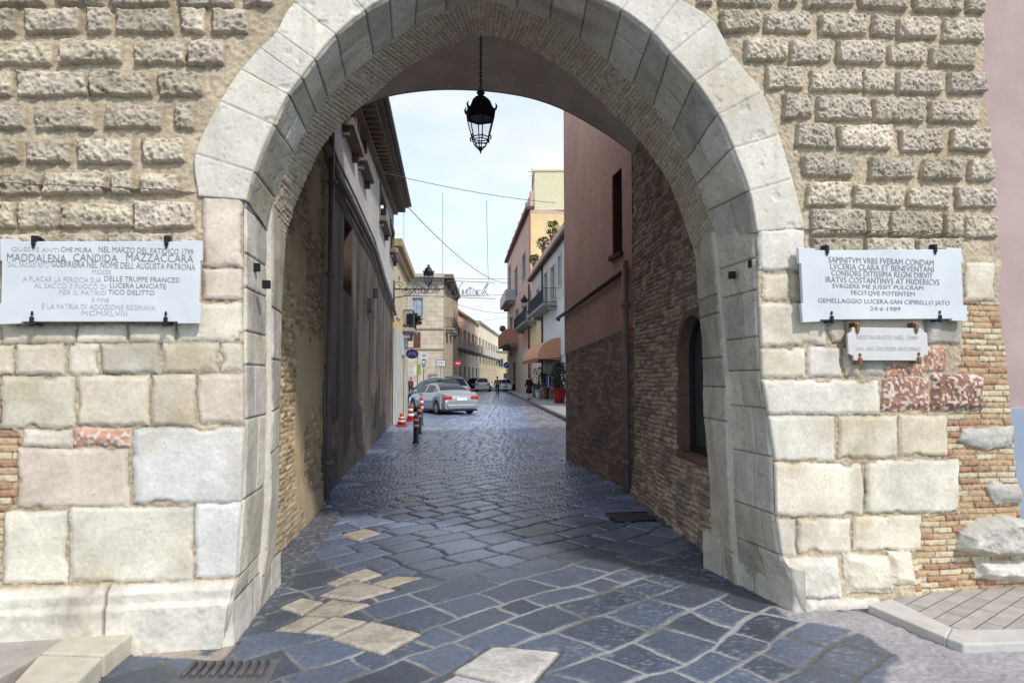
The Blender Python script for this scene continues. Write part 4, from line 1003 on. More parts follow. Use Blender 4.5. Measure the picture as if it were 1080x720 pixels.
    d = pdist(X, Y, lowalk); kk = sst(-.1, .1, d); C = C*(1-kk[..., None])+lin(176,178,182,.6)*(.85+.3*n1)[..., None]*kk[..., None]; G = G*(1-kk)+.8*kk
    d = pdist(X, Y, sand_r)+.5*(n1-.5); kk = sst(-.4, .4, d)*.7; C = C*(1-kk[..., None])+(lin(176,164,156,.55)*(.7+.5*id_)[..., None])*kk[..., None]
    H = H-.012
    return H, C, np.clip(G, .2, 1)
def ysamp(y0, y1, f):
    out = [y0]
    while out[-1] < y1: out.append(out[-1]+max(.0085, f*out[-1]**2))
    return np.array(out)
ya = ysamp(1.9, 13.0, .00055); xa = np.arange(-4.6, 5.2, .0125)
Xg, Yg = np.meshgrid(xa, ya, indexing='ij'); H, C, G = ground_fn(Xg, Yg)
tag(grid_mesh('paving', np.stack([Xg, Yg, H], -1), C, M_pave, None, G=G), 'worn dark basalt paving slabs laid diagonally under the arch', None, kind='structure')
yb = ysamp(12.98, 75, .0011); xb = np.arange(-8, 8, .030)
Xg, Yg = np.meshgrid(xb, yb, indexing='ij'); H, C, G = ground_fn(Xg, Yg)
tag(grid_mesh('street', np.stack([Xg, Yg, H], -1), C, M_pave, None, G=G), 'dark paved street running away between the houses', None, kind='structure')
M_gr = mat('far_ground', lin(120,126,140,.5), .7, 0, .15, .5, .2)
mb = MB(); mb.quad((-2500,-500,-.07),(2500,-500,-.07),(2500,4000,-.07),(-2500,4000,-.07)); tag(mb.build('ground', M_gr), 'plain grey ground reaching the horizon', kind='structure')
# pavements
def slab_poly(name, poly, z0, z1, m_, label, bev=.012):
    mb = MB(); mb.prism([(p[0], p[1], z1) for p in poly], (0, 0, z0-z1)); o = mb.build(name, m_, bevel=bev); return tag(o, label, kind='structure')
M_pvL = mat('grey_flags', lin(184,176,168,.75), .85, 0, .15, 5, .5, .01)
def flag_mat():
    m, nt, b = nmat('flags'); N = nt.nodes; L = nt.links
    tc = N.new('ShaderNodeTexCoord'); mp = N.new('ShaderNodeMapping'); mp.inputs['Rotation'].default_value = (0, 0, R(-38)); L.new(tc.outputs['Object'], mp.inputs[0])
    br = N.new('ShaderNodeTexBrick'); br.inputs['Scale'].default_value = 1; br.inputs['Brick Width'].default_value = .5; br.inputs['Row Height'].default_value = .11; br.inputs['Mortar Size'].default_value = .004
    br.inputs['Color1'].default_value = (*lin(204,196,188,.7), 1); br.inputs['Color2'].default_value = (*lin(188,180,176,.68), 1); br.inputs['Mortar'].default_value = (*lin(128,120,116,.5), 1)
    L.new(mp.outputs[0], br.inputs['Vector'])
    no = N.new('ShaderNodeTexNoise'); no.inputs['Scale'].default_value = 7; no.inputs['Detail'].default_value = 9; L.new(tc.outputs['Object'], no.inputs['Vector'])
    mr = N.new('ShaderNodeMapRange'); mr.inputs[1].default_value = .3; mr.inputs[2].default_value = .7; mr.inputs[3].default_value = .82; mr.inputs[4].default_value = 1.1; L.new(no.outputs[0], mr.inputs[0])
    vm = N.new('ShaderNodeVectorMath'); vm.operation = 'SCALE'; L.new(br.outputs[0], vm.inputs[0]); L.new(mr.outputs[0], vm.inputs['Scale']); L.new(vm.outputs[0], b.inputs['Base Color'])
    b.inputs['Roughness'].default_value = .75
    bp = N.new('ShaderNodeBump'); bp.inputs['Strength'].default_value = .5; bp.inputs['Distance'].default_value = .004; bp.invert = True; L.new(br.outputs[1], bp.inputs['Height']); L.new(bp.outputs[0], b.inputs['Normal'])
    return m
M_flags = flag_mat()
M_kerb = mat('kerb_stone', lin(206,194,170,.74), .8, 0, .12, 9, .4, .01, c2=lin(222,214,198,.78))
G3 = lambda x, y, z=ZK: ground(x, y, z)
# left pavement: slab, then kerb stones as a thing each
slab_poly('pavement', [G3(-260,760), G3(-40,735), G3(-8,716), G3(42,689), G3(104,650), G3(90,642), G3(-300,640)], -.05, ZK-.006, M_pvL, 'raised grey pavement by the left pier')
for q in ([(43,688),(104,649),(163,650),(110,690)], [(12,722),(41,690),(108,692),(72,728)], [(-40,760),(9,724),(70,730),(30,775)]):
    mb = MB(); mb.prism([tuple(G3(x, y)) for x, y in q], (0, 0, -.16)); mb.build('kerb', M_kerb, bevel=.012)['kind'] = 'structure'
# right pavement
ZR = .06
GR = lambda x, y: ground(x, y, ZR)
slab_poly('pavement', [GR(940,634), GR(1004,664), GR(1060,664), GR(1180,660), GR(1300,640), GR(1100,605), GR(985,612)], -.05, ZR-.004, M_flags, 'low pale pavement of narrow flags by the right pier')
for q in ([(915,637),(940,630),(1004,661),(998,672)], [(998,672),(1004,661),(1020,663),(1080,662),(1190,660),(1200,676),(1080,676),(1040,678),(1015,678)]):
    mb = MB(); mb.prism([tuple(GR(x, y)) for x, y in q], (0, 0, -.1)); mb.build('kerb', mat('kerb_white', lin(212,206,200,.76), .8, 0, .1, 9, .3, .008), bevel=.012)['kind'] = 'structure'
# far right pavement with its kerb
KX = lambda Y: 2.0-.053*(Y-26.7)
mb = MB(); mb.prism([(KX(14.5), 14.5, .13), (KX(100), 100, .13), (KX(100)+5, 100, .13), (KX(14.5)+9, 14.5, .13)], (0, 0, -.2)); tag(mb.build('pavement', mat('far_flags', lin(178,174,174,.6), .8, 0, .1, 1.5), bevel=.01), 'pale pavement along the right shopfronts', kind='structure')
mb = MB(); mb.prism([(KX(14.4)-.16, 14.4, .134), (KX(100)-.16, 100, .134), (KX(100)+.01, 100, .134), (KX(14.4)+.01, 14.4, .134)], (0, 0, -.2)); tag(mb.build('kerb', mat('far_kerb', lin(120,116,116,.5), .8), bevel=.02), 'dark kerb along the right shopfronts', kind='structure')
# covers
c4 = [ground(x, y) for x, y in [(650,551),(690,550),(682,542),(640,543)]]
mh = thing('manhole_cover', 'rusty rectangular iron cover in the paving near the right wall', 'manhole cover', tuple(sum(c4)/4))
mb = MB(); mb.prism([(p[0], p[1], .022) for p in c4], (0, 0, -.03)); mb.build('plate', mat('rust', lin(84,74,78,.5), .7, 0, .3, 14, .5, .006), mh, bevel=.003)
mb = MB(); cm = sum(c4)/4
for i in range(4):
    a = cm+(c4[i]-cm)*1.06; b = cm+(c4[(i+1) % 4]-cm)*1.06; mb.tube([(a[0], a[1], .018), (b[0], b[1], .018)], .014, 6)
mb.build('rim', M_darkmetal, mh)
g4 = [ground(x, y) for x, y in [(178,722),(282,722),(296,697),(204,699)]]
dg = thing('drain_grate', 'cast iron slotted drain grate at the foot of the left pier', 'drain', tuple(sum(g4)/4))
mb = MB(); mb.prism([(p[0], p[1], .012) for p in g4], (0, 0, -.03)); mb.build('frame', mat('dark_stone', lin(128,126,128,.55), .8, 0, .2, 12, .4), dg)
mb = MB()
for i in range(9):
    t0 = .08+i*.1; a = g4[0]*(1-t0)+g4[1]*t0; b = g4[3]*(1-t0)+g4[2]*t0; p = a*.8+b*.2; q = a*.2+b*.8
    mb.tube([(p[0], p[1], .022), (q[0], q[1], .022)], .014, 6)
mb.build('bars', mat('iron_bars', lin(120,116,118,.6), .6, .3, .2, 20), dg)
p = ground(290, 608); bm = bmesh.new(); bmesh.ops.create_icosphere(bm, subdivisions=3, radius=.035)
for v in bm.verts: v.co *= 1+.35*math.sin(v.co.x*130+v.co.z*90)*math.cos(v.co.y*110); v.co.z *= .7
me = bpy.data.meshes.new('scrap'); bm.to_mesh(me); bm.free(); me.materials.append(mat('yellow_paper', lin(224,200,70,.8), .7, 0, .25, 30))
o = bpy.data.objects.new('crumpled_paper', me); COL.objects.link(o); o.location = (p[0], p[1], .03); tag(o, 'small crumpled yellow paper on the ground by the left jamb', 'litter')

exec_far = True
# ================================================================== street beyond the arch
M_fr = mat('pale_frame', lin(206,202,196,.75), .7); M_iron2 = mat('balcony_iron', (.03, .03, .035), .5)
M_door = mat('brown_door', lin(128,84,64,.5), .6, c2=lin(104,66,50,.45), scale=8)
M_teal = mat('teal_door', lin(92,116,116,.5), .6)
def building(name, label, cat, W, a0, a1, ztop, m_, depth, wins=(), doors=(), extra=None, roof=None, group=None, roofh=.25, over=.3):
    t = thing(name, label, cat, tuple(W.P((a0+a1)/2, 0)), group=group)
    hs = [w[:4] for w in wins]+[d[:4] for d in doors]
    mb = MB(); W.holes(mb, a0, a1, -.05, ztop, hs, .2)
    b0, b1 = W.P(a0, 0, -depth), W.P(a1, 0, -depth); z = np.array([0, 0, ztop])
    mb.quad(W.P(a0, -.05), W.P(a0, ztop), b0+z, b0); mb.quad(W.P(a1, -.05), W.P(a1, ztop), b1+z, b1); mb.quad(b0, b1, b1+z, b0+z); mb.quad(W.P(a0, ztop), W.P(a1, ztop), b1+z, b0+z)
    mb.build('wall', m_, t)
    if roof is not None:
        mb = MB(); W.box(mb, a0-.1, a1+.1, ztop-.02, ztop+roofh, -depth-.1, over); W.box(mb, a0-.05, a1+.05, ztop-.22, ztop-.025, -.05, over*.5); mb.build('cornice', roof, t, bevel=.02)
    for w in wins:
        x0, x1, z0, z1 = w[:4]; style = w[4] if len(w) > 4 else ''
        mb = MB(); f = .07; W.box(mb, x0, x0+f, z0, z1, -.15, -.08); W.box(mb, x1-f, x1, z0, z1, -.15, -.08); W.box(mb, x0+f, x1-f, z1-f, z1, -.15, -.08); W.box(mb, x0+f, x1-f, z0, z0+f, -.15, -.08); W.box(mb, (x0+x1)/2-.03, (x0+x1)/2+.03, z0+f, z1-f, -.14, -.075)
        if 's' in style:
            for q in ((x0-.18, x0-.003, z0-.05, z1+.18), (x1+.003, x1+.18, z0-.05, z1+.18), (x0-.003, x1+.003, z1+.003, z1+.18), (x0-.25, x1+.25, z0-.16, z0-.055)): W.box(mb, *q, -.03, .05)
        fr = mb.build('window', M_fr, t)
        mb = MB(); W.box(mb, x0, x1, z0, z1, -.19, -.17); mb.build('pane', M_glasslight if 'l' in style else M_glassd, fr)
        if 'h' in style:
            hw = (x1-x0)/2
            for (q0, q1) in ((x0-hw, x0-.01), (x1+.01, x1+hw)): 
                mb = MB(); W.box(mb, q0, q1, z0, z1, .01, .06)
                for k in range(12): W.box(mb, q0+.05, q1-.05, z0+.08+(z1-z0-.16)*k/12, z0+.08+(z1-z0-.16)*(k+.5)/12, .055, .075)
                mb.build('shutter', M_shutB, t)
        if 'c' in style:
            mb = MB(); W.box(mb, x0, x1, z0, z1, -.06, -.02)
            for k in range(16): W.box(mb, x0+.05, x1-.05, z0+.05+(z1-z0-.1)*k/16, z0+.05+(z1-z0-.1)*(k+.5)/16, -.025, -.005)
            mb.build('shutter', M_shutB, t)
    for d in doors:
        x0, x1, z0, z1 = d[:4]; mm = d[4] if len(d) > 4 else M_door
        mb = MB(); W.box(mb, x0, (x0+x1)/2-.01, z0, z1, -.19, -.12); W.box(mb, (x0+x1)/2+.01, x1, z0, z1, -.19, -.12)
        for k in range(3):
            for (q0, q1) in ((x0+.1, (x0+x1)/2-.1), ((x0+x1)/2+.1, x1-.1)):
                if q1 > q0: W.box(mb, q0, q1, z0+.2+(z1-z0-.3)*k/3, z0+(z1-z0-.3)*(k+.85)/3+.1, -.125, -.10)
        dr = mb.build('door', mm, t)
        mb = MB(); c = W.P((x0+x1)/2+.06, z0+1.05, -.09); mb.lathe([(.01,0),(.03,.01),(.03,.05),(.01,.06)], tuple(c), 8); mb.build('handle', M_bronze, dr)
    return t
M_shutB = mat('shutter_brown', lin(140,96,74,.55), .7)
M_railg = mat('grey_railing', lin(214,210,206,.85), .6)
def balcony(t, W, a0, a1, z, out=1.0, solid=None, hgt=1.0, mslab=None, rail=None):
    mb = MB(); W.box(mb, a0, a1, z-.16, z, 0, out); W.box(mb, a0+.15, a0+.3, z-.42, z-.16, .0, out*.6); W.box(mb, a1-.3, a1-.15, z-.42, z-.16, .0, out*.6)
    sl = mb.build('balcony', mslab or M_balc, t, bevel=.02)
    mb = MB()
    if solid is not None:
        W.box(mb, a0, a1, z, z+hgt, out-.1, out); W.box(mb, a0, a0+.1, z, z+hgt, 0.01, out-.1); W.box(mb, a1-.1, a1, z, z+hgt, 0.01, out-.1); mb.build('parapet', solid, sl)
    else:
        for zz in (z+.08, z+hgt): mb.tube([W.P(a0+.04, zz, .02), W.P(a0+.04, zz, out-.05), W.P(a1-.04, zz, out-.05), W.P(a1-.04, zz, .02)], .022, 5)
        n = max(4, int((a1-a0)/.13))
        for i in range(n+1):
            p = a0+.04+(a1-a0-.08)*i/n; mb.tube([W.P(p, z, out-.05), W.P(p, z+hgt, out-.05)], .010, 4)
        for i in range(1, 7):
            for e in (a0+.04, a1-.04): mb.tube([W.P(e, z, (out-.05)*i/7), W.P(e, z+hgt, (out-.05)*i/7)], .010, 4)
        mb.build('railing', rail or M_iron2, sl)
    return sl
M_balc = mat('balcony_stone', lin(196,190,184,.7), .8, c2=lin(160,152,146,.6), scale=3)
def onwall(W, x0, x1, y0, y1):
    a, _ = W.at(x0, (y0+y1)/2); b, _ = W.at(x1, (y0+y1)/2); m_ = (x0+x1)/2
    return (min(a, b), max(a, b), W.at(m_, y1)[1], W.at(m_, y0)[1])
def face(W, v):
    if np.dot(W.n, v) < 0: W.n = -W.n
    return W

# --- yellow house after the long house (left)
xy = lambda Y: -2.1-.086*Y
WY = face(Wall((xy(22.3), 22.3), (xy(31), 31)), [1, 0, 0])
aY = lambda Y: (Y-22.3)*WY.L/(31-22.3)
yh = building('yellow_house', 'small ochre yellow house with a white ground floor just past the long grey house', 'house', WY, 0, aY(29.4), 6.05, mat('ochre', lin(228,200,148,.8), .9, c2=lin(214,184,136,.75), scale=1.5), 5,
    wins=[(aY(23.8), aY(24.6), 3.9, 5.3, 's'), (aY(26.8), aY(27.6), 3.9, 5.3, 's')], doors=[(aY(26), aY(27.2), .0, 2.5, M_teal)], roof=mat('ochre_cornice', lin(196,170,130,.7), .9))
mb = MB(); WY.holes(mb, aY(22.3), aY(29.42), -.04, 3.3, [(aY(26), aY(27.2), -.05, 2.5)], .01); 
for i in range(len(mb.v)): mb.v[i] = tuple(np.array(mb.v[i])+WY.n*.03)
mb.build('ground_floor', mat('white_render', lin(214,212,206,.8), .9, c2=lin(190,186,178,.7), scale=1.2), yh)
sl = balcony(yh, WY, aY(26.5), aY(29.0), 3.6, .45, hgt=.7)
# --- stone corner house
WS = face(Wall(tuple(atY(412, 400, 60)[:2]), tuple(atY(467.5, 400, 60)[:2])), [0, -1, 0])
M_ash = course_mat('pale_ashlar', lin(224,208,184,.88), lin(216,198,174,.86), lin(208,190,166,.82), .9, .42, dirt=.2)
sh = building('stone_corner_house', 'tall pale stone corner house with a blue glazed upper window facing the gate', 'house', WS, 0, WS.L, 10.6, M_ash, 16,
    wins=[onwall(WS, 434.5, 446, 314, 334)+('sl',), onwall(WS, 436, 443.5, 350, 367)+('c',)], roof=mat('stone_cornice', lin(206,194,176,.75), .85), roofh=.35, over=.7)
mb = MB()
for z in (5.95, 4.1): WS.box(mb, 0, WS.L+.05, z, z+.14, -.01, .09)
mb.build('string_course', mat('course_stone', lin(190,170,144,.7), .85), sh)
WS2 = face(Wall((WS.P(WS.L, 0)[0]+.02, 60.02), (-6.73, 75)), [1, 0, 0])
mb = MB(); WS2.holes(mb, 0, WS2.L, -.04, 10.55, [(2, 3, 6.6, 8.8), (6, 7, 6.6, 8.8), (10, 11, 6.6, 8.8), (2, 3.4, 0, 2.8), (8, 9.4, 0, 2.8)], .2); mb.build('side_wall', M_ash, sh)
mb = MB(); WS2.box(mb, -.5, WS2.L, 10.58, 10.93, -.5, .85); 
for i in range(26): WS2.box(mb, .2+i*.56, .4+i*.56, 10.25, 10.575, 0, .6)
mb.build('side_eave', mat('eave_wood', lin(150,128,104,.6), .85), sh)
for a in (1.6, 5.6, 9.6): balcony(sh, WS2, a, a+1.9, 6.2, .9)
for a in (2, 6, 10):
    mb = MB(); WS2.box(mb, a, a+1, 6.6, 8.8, -.18, -.15); mb.build('window', M_shutB, sh)
for a, c in ((2, 1.4), (8, 1.4)):
    mb = MB(); WS2.box(mb, a, a+c, 0, 2.8, -.18, -.12); mb.build('door', M_door, sh)
# --- terrace with balconies (far left)
T0 = np.array([-6.75, 75.]); tdir = np.array([.0698, .9976])
def terr(name, label, l0, l1, ztop, m_, m2, nb, seed):
    W = face(Wall(tuple(T0+tdir*l0), tuple(T0+tdir*l1)), [1, 0, 0]); r = random.Random(seed); L_ = W.L
    wins, doors = [], []; st = L_/nb
    for i in range(nb):
        c = st*(i+.5); wins.append((c-.55, c+.55, 5.25, 7.6, 'sh')); doors.append((c-.7, c+.7, 0, 3.0, M_door))
    t = building(name, label, 'house', W, 0, L_, ztop, m_, 10, wins, doors, roof=mat('terr_cornice', lin(214,192,166,.75), .85))
    mb = MB(); hs = [(d[0], d[1], -.05, d[3]) for d in doors]; W.holes(mb, .0, L_, -.04, 4.6, hs, .01)
    for i in range(len(mb.v)): mb.v[i] = tuple(np.array(mb.v[i])+W.n*.03)
    mb.build('ground_floor', m2, t)
    for i in range(nb): balcony(t, W, st*(i+.5)-1.2, st*(i+.5)+1.2, 5.1, .9, rail=M_railg)
    return t
GT = 'terraced houses with balconies far down the street'
terr('terraced_house', 'peach terraced house with shuttered balcony doors beside the stone corner house', 0, 24, 9.4, mat('peach', lin(244,208,182,.95), .9, c2=lin(238,198,172,.9), scale=.8), M_ash, 6, 1)['group'] = GT
terr('terraced_house', 'pale cream terraced house with balconies at the far bend of the street', 24.1, 60, 9.9, mat('cream_wall', lin(240,222,196,.92), .9, scale=.8), mat('cream_low', lin(214,190,156,.75), .9), 8, 2)['group'] = GT
WEd = face(Wall(tuple(atY(519, 400, 128)[:2]), tuple(atY(546, 400, 128)[:2])), [0, -1, 0])
building('far_house', 'pale yellow house closing the view at the end of the street', 'house', WEd, 0, WEd.L, 6.6, mat('far_yellow', lin(222,212,176,.8), .9, scale=.8), 8, wins=[(1.2, 2.1, 3.6, 5.2, 's'), (3.2, 4.1, 3.6, 5.2, 's')], doors=[(2.2, 3.2, 0, 2.4)], roof=M_fr)
# --- right row
XF = lambda Y: 3.2-.081*(Y-41.5)
WRW = face(Wall((XF(20), 20), (XF(92), 92)), [-1, 0, 0]); aR = lambda Y: (Y-20)*WRW.L/72
def wpx(x0, x1, y0, y1, st='s'): return onwall(WRW, x0, x1, y0, y1)+(st,)
M_ochre2 = mat('ochre_deep', lin(240,212,162,.9), .9, c2=lin(230,200,150,.86), scale=1.2)
M_pinkbrick = mat('faded_pink', lin(222,186,172,.88), .9, c2=lin(208,170,156,.82), scale=1.5)
n0_ = aR(33); n1_ = aR(59.6)
nh = building('balcony_house', 'two storey grey and rose house with iron balconies over the shops on the right', 'house', WRW, n0_, n1_, 10.2, mat('rose_grey', lin(222,206,198,.88), .9, c2=lin(208,188,180,.82), scale=1.0), 9,
    wins=[wpx(581,585.5,281,316,'sl'), wpx(574,577.5,288,322,'s'), wpx(566,569,305,330,'sl'), wpx(589,592,270,300,'s')],
    doors=[onwall(WRW, 549, 552, 380, 415)[:2]+(0, 3.2), onwall(WRW, 556, 558.5, 380, 415)[:2]+(0, 3.2, M_teal), onwall(WRW, 561, 564, 380, 420)[:2]+(0, 3.0, M_ochre2)])
mb = MB(); WRW.box(mb, n0_-.1, n1_, 10.2, 10.45, -.3, .35); mb.build('cornice', mat('dark_cornice', lin(120,86,72,.55), .85), nh, bevel=.02)
mb = MB(); WRW.box(mb, n0_-.1, n1_, 10.45, 11.3, -.3, .0); mb.build('roof_parapet', M_pinkbrick, nh)
og0 = onwall(WRW, 559, 573, 350, 380)
mb = MB(); WRW.holes(mb, og0[0], og0[1], 3.3, 6.0, [], .01)
for i in range(len(mb.v)): mb.v[i] = tuple(np.array(mb.v[i])+WRW.n*.03)
mb.build('ochre_panel', M_ochre2, nh)
wh0 = onwall(WRW, 573.5, 600, 350, 380)
mb = MB(); WRW.holes(mb, wh0[0], wh0[1], 3.0, 6.6, [], .01)
for i in range(len(mb.v)): mb.v[i] = tuple(np.array(mb.v[i])+WRW.n*.03)
mb.build('white_panel', mat('whitewash', lin(222,218,214,.85), .9), nh)
q = onwall(WRW, 570, 588, 320, 330); balcony(nh, WRW, q[0], q[1], WRW.at(578, 327)[1], 1.0)
q = onwall(WRW, 552, 566, 330, 340); balcony(nh, WRW, q[0], q[1], WRW.at(560, 342)[1], 1.0)
for px_ in (572.8, 558.6):
    mb = MB(); a = WRW.at(px_, 360)[0]; mb.tube([WRW.P(a, .1, .08), WRW.P(a, 10.2, .08)], .07, 6); mb.build('downpipe', mat('green_pipe', lin(62,72,70,.5), .5), nh)
# shop front under the awning
so = onwall(WRW, 575, 592, 385, 420)
mb = MB(); WRW.box(mb, so[0], so[1], 0.02, 3.0, .035, .06); mb.build('shop_opening', mat('shop_dark', lin(70,64,62,.4), .4, c2=lin(150,140,120,.6), scale=1.2), nh)
# plants on the parapet
def leafy(name, parent_or_none, c, r, h, n, seed, m_):
    rr = random.Random(seed); mb = MB()
    for i in range(n):
        t = rr.random()*6.28; z = rr.random(); q = r*(.35+.65*math.sin(math.pi*min(1, .15+z*.8)))*rr.random()**.4
        p = Vector((c[0]+q*math.cos(t), c[1]+q*math.sin(t), c[2]+z*h)); d = Vector((math.cos(t), math.sin(t), rr.uniform(-.2, 1.2))).normalized()
        s_ = Vector((-math.sin(t), math.cos(t), rr.uniform(-.3, .3))).normalized(); l = rr.uniform(.12, .24)*max(1, r*1.4); w = l*.28
        mb.quad(p, p+d*l*.5+s_*w, p+d*l, p+d*l*.5-s_*w)
    return mb.build(name, m_, parent_or_none)
M_leaf = mat('leaf', (.045, .085, .03), .6, c2=(.09, .13, .05), scale=8, bump=0); M_leafd = mat('leaf_dark', (.02, .045, .025), .6, c2=(.04, .07, .035), scale=8, bump=0)
M_pot = mat('red_pot', lin(168,44,44,.8), .5); M_potw = mat('white_pot', lin(220,218,214,.8), .6); M_terr = mat('terracotta', lin(176,110,84,.7), .8)
def pot_plant(label, loc, pr, ph, r, h, mp_, n, seed, ml=None, name='potted_plant', group=None):
    t = thing(name, label, 'plant', loc, group=group)
    mb = MB(); mb.lathe([(pr*.7, 0), (pr*.85, ph*.5), (pr, ph*.93), (pr*1.1, ph*.94), (pr*1.1, ph), (pr*.9, ph), (pr*.85, ph*.93)], loc, 16); mb.build('pot', mp_, t)
    mb = MB()
    for k in range(3): mb.tube([(loc[0], loc[1], loc[2]+ph*.9), (loc[0]+.05*(k-1), loc[1]+.04*(k % 2), loc[2]+ph+h*.7)], .015, 5)
    mb.build('stem', M_door, t)
    leafy('foliage', t, (loc[0], loc[1], loc[2]+ph*.95), r, h, n*2, seed, ml or M_leaf); return t
GP = 'potted plants on the parapet of the rose house'
for i, (x, lb) in enumerate([(562, 'smallest potted shrub at the far end of the rose house parapet'), (572, 'round bushy shrub in the middle of the rose house parapet'), (581, 'tall loose plant near the gate end of the rose house parapet')]):
    a = WRW.at(x, 280)[0]; p = WRW.P(a, 11.3, -.15); pot_plant(lb, tuple(p), .25, .4, .45+.1*(i == 1), .7+.15*i, M_terr, 220, 60+i, M_leafd if i == 1 else M_leaf, group=GP)
# tall pink house beyond
f0, f1 = aR(60.2), aR(88.8)
fwin = [wpx(536.5,539,280,308,'s'), wpx(543,546,292-10,312,'s'), wpx(551,554.5,268,295,'s'), wpx(544,547,326,348,'s'), wpx(538,540.5,334,352,'s'), wpx(553,556,322,345,'s'), wpx(538,540,372,396,'s')]
ph = building('pink_brick_house', 'tall pink three storey house with a yellow side wall and parapet at the bend', 'house', WRW, f0, f1, 17.0, M_pinkbrick, 10, wins=fwin, doors=[onwall(WRW, 541, 544, 380, 412)[:2]+(0, 3.4)])
mb = MB(); WRW.box(mb, f0-.1, f1+.1, 17.0, 17.3, -.3, .4); mb.build('cornice', mat('dark_cornice2', lin(124,92,80,.55), .85), ph)
mb = MB(); WRW.box(mb, f0, f1, 17.3, 18.5, -.3, .0)
k = f0
while k < f1: WRW.box(mb, k, k+.4, 18.5, 18.7, -.32, .04); k += 4
mb.build('parapet', M_pinkbrick, ph)
mb = MB(); c0 = WRW.P(f0, 0, -.01)-WRW.d*.03; c1 = WRW.P(f0, 0, -10)-WRW.d*.03; mb.quad(c0, c1, c1+np.array([0, 0, 16.6]), c0+np.array([0, 0, 16.6])); mb.build('side_wall', M_ochre2, ph)
mb = MB(); 
for i in range(40): WRW.box(mb, f0-.06, f0+(.55 if i % 2 else .35), .1+i*.42, .46+i*.42, -.02, .05)
mb.build('quoins', mat('quoin_brick', lin(196,128,100,.7), .9), ph)
mb = MB(); p = WRW.P(f0+2.6, 0, -.6); mb.box(p[0], p[0]+6.5, p[1]-2.5, p[1]+3, 17.0, 20.6); mb.box(p[0]-.1, p[0]+6.6, p[1]-2.6, p[1]+3.1, 20.6, 20.75); mb.build('roof_cabin', mat('cabin', lin(232,222,186,.85), .9), ph)
mb = MB(); p = WRW.P(f0+.3, 18.7, -.2); mb.tube([p, p+np.array([0, 0, 2.2])], .03, 5); mb.tube([p+np.array([-.4, 0, 1.9]), p+np.array([.5, 0, 1.9])], .02, 4); mb.tube([p+np.array([-.3, 0, 1.5]), p+np.array([.4, 0, 1.5])], .02, 4); mb.build('aerial', M_iron2, ph)
q = onwall(WRW, 538, 545, 320, 324); balcony(ph, WRW, aR(76), aR(86), WRW.at(540, 325-4)[1], 1.15, solid=mat('pale_parapet', lin(204,196,204,.8), .8), hgt=1.2)
balcony(ph, WRW, aR(73), aR(86), WRW.at(538, 366)[1], 1.4, solid=mat('terracotta_panel', lin(206,146,120,.8), .85), hgt=1.5)
mb = MB(); WRW.box(mb, f0+.6, f1, -.02, 4.4, -.01, .035)
hs_ = onwall(WRW, 541, 544, 380, 412); mb = MB(); WRW.holes(mb, f0+.6, f1, -.02, 4.4, [(hs_[0], hs_[1], -.05, 3.4)], .01)
for i in range(len(mb.v)): mb.v[i] = tuple(np.array(mb.v[i])+WRW.n*.035)
mb.build('ground_floor', mat('pale_base', lin(216,206,196,.8), .9), ph)
# awning
aw = onwall(WRW, 571, 592, 362, 385); t = thing('shop_awning', 'orange brown fabric awning folded out over the shop entrance', 'awning', tuple(WRW.P(aw[0], 3)))
mb = MB(); zt_, zb2 = 4.05, 2.75
a0, a1 = aw[0]+.1, aw[1]; prev = None
for i in range(7):
    th = math.pi/2*i/6; cur = (1.5*math.sin(th), zb2+.12+(zt_-zb2)*math.cos(th))
    if prev: mb.quad(WRW.P(a0, prev[1], prev[0]), WRW.P(a1, prev[1], prev[0]), WRW.P(a1, cur[1], cur[0]), WRW.P(a0, cur[1], cur[0]), smooth=True)
    for e in (a0, a1):
        if prev: mb.quad(WRW.P(e, zb2, prev[0]), WRW.P(e, prev[1], prev[0]), WRW.P(e, cur[1], cur[0]), WRW.P(e, zb2, cur[0]))
    prev = cur
mb.build('canopy', mat('awning_cloth', lin(222,166,128,.85), .9, c2=lin(206,146,108,.8), scale=6), t)
mb = MB(); n = 18
for i in range(n): mb.quad(*[WRW.P(a, z, 1.5) for a, z in ((a0+(a1-a0)*i/n, zb2+.12), (a0+(a1-a0)*(i+1)/n, zb2+.12), (a0+(a1-a0)*(i+1)/n, zb2-.12), (a0+(a1-a0)*(i+.5)/n, zb2-.18), (a0+(a1-a0)*i/n, zb2-.12))])
mb.build('valance', mat('valance', lin(170,92,62,.7), .9), t)
mb = MB(); 
for e in (a0, a1): mb.tube([WRW.P(e, zb2+.1, 0), WRW.P(e, zb2, 1.48)], .025, 6)
mb.build('awning_frame', M_darkmetal, t)
# things on the right pavement
ZP = .13
def gp(x, y): p = ground(x, y, ZP); return (float(p[0]), float(p[1]), ZP)
pot_plant('tall dark shrub in a glossy red pot at the corner of the shop', gp(590, 425), .40, .85, .5, 1.5, M_pot, 420, 71, M_leafd)
pot_plant('slim plant in a dark red pot beside the display rack', gp(575.5, 420.5), .28, .8, .3, .9, M_terr, 160, 72, M_leafd)
pp = gp(568.5, 420); pot_plant('small palm in a white pot in front of the ochre wall', pp, .28, .6, .55, 1.6, M_potw, 160, 73, M_leaf)
p = gp(566, 419.5); t = thing('sandwich_board', 'grey folding sandwich board standing on the right pavement', 'sign board', p, R(-30))
for s in (-1, 1):
    mb = MB(); Mx = Matrix.Translation((0, .16*s, 0)) @ Matrix.Rotation(R(14*s), 4, 'X'); mb.box(-.3, .3, -.02, .02, .05, 1.05, Mx); mb.build('board', mat('slate', lin(96,96,104,.5), .6), t, bevel=.01, local=True)
p = gp(581, 421.5); t = thing('display_rack', 'rack of blue and white goods beneath the awning', 'display rack', p)
mb = MB(); 
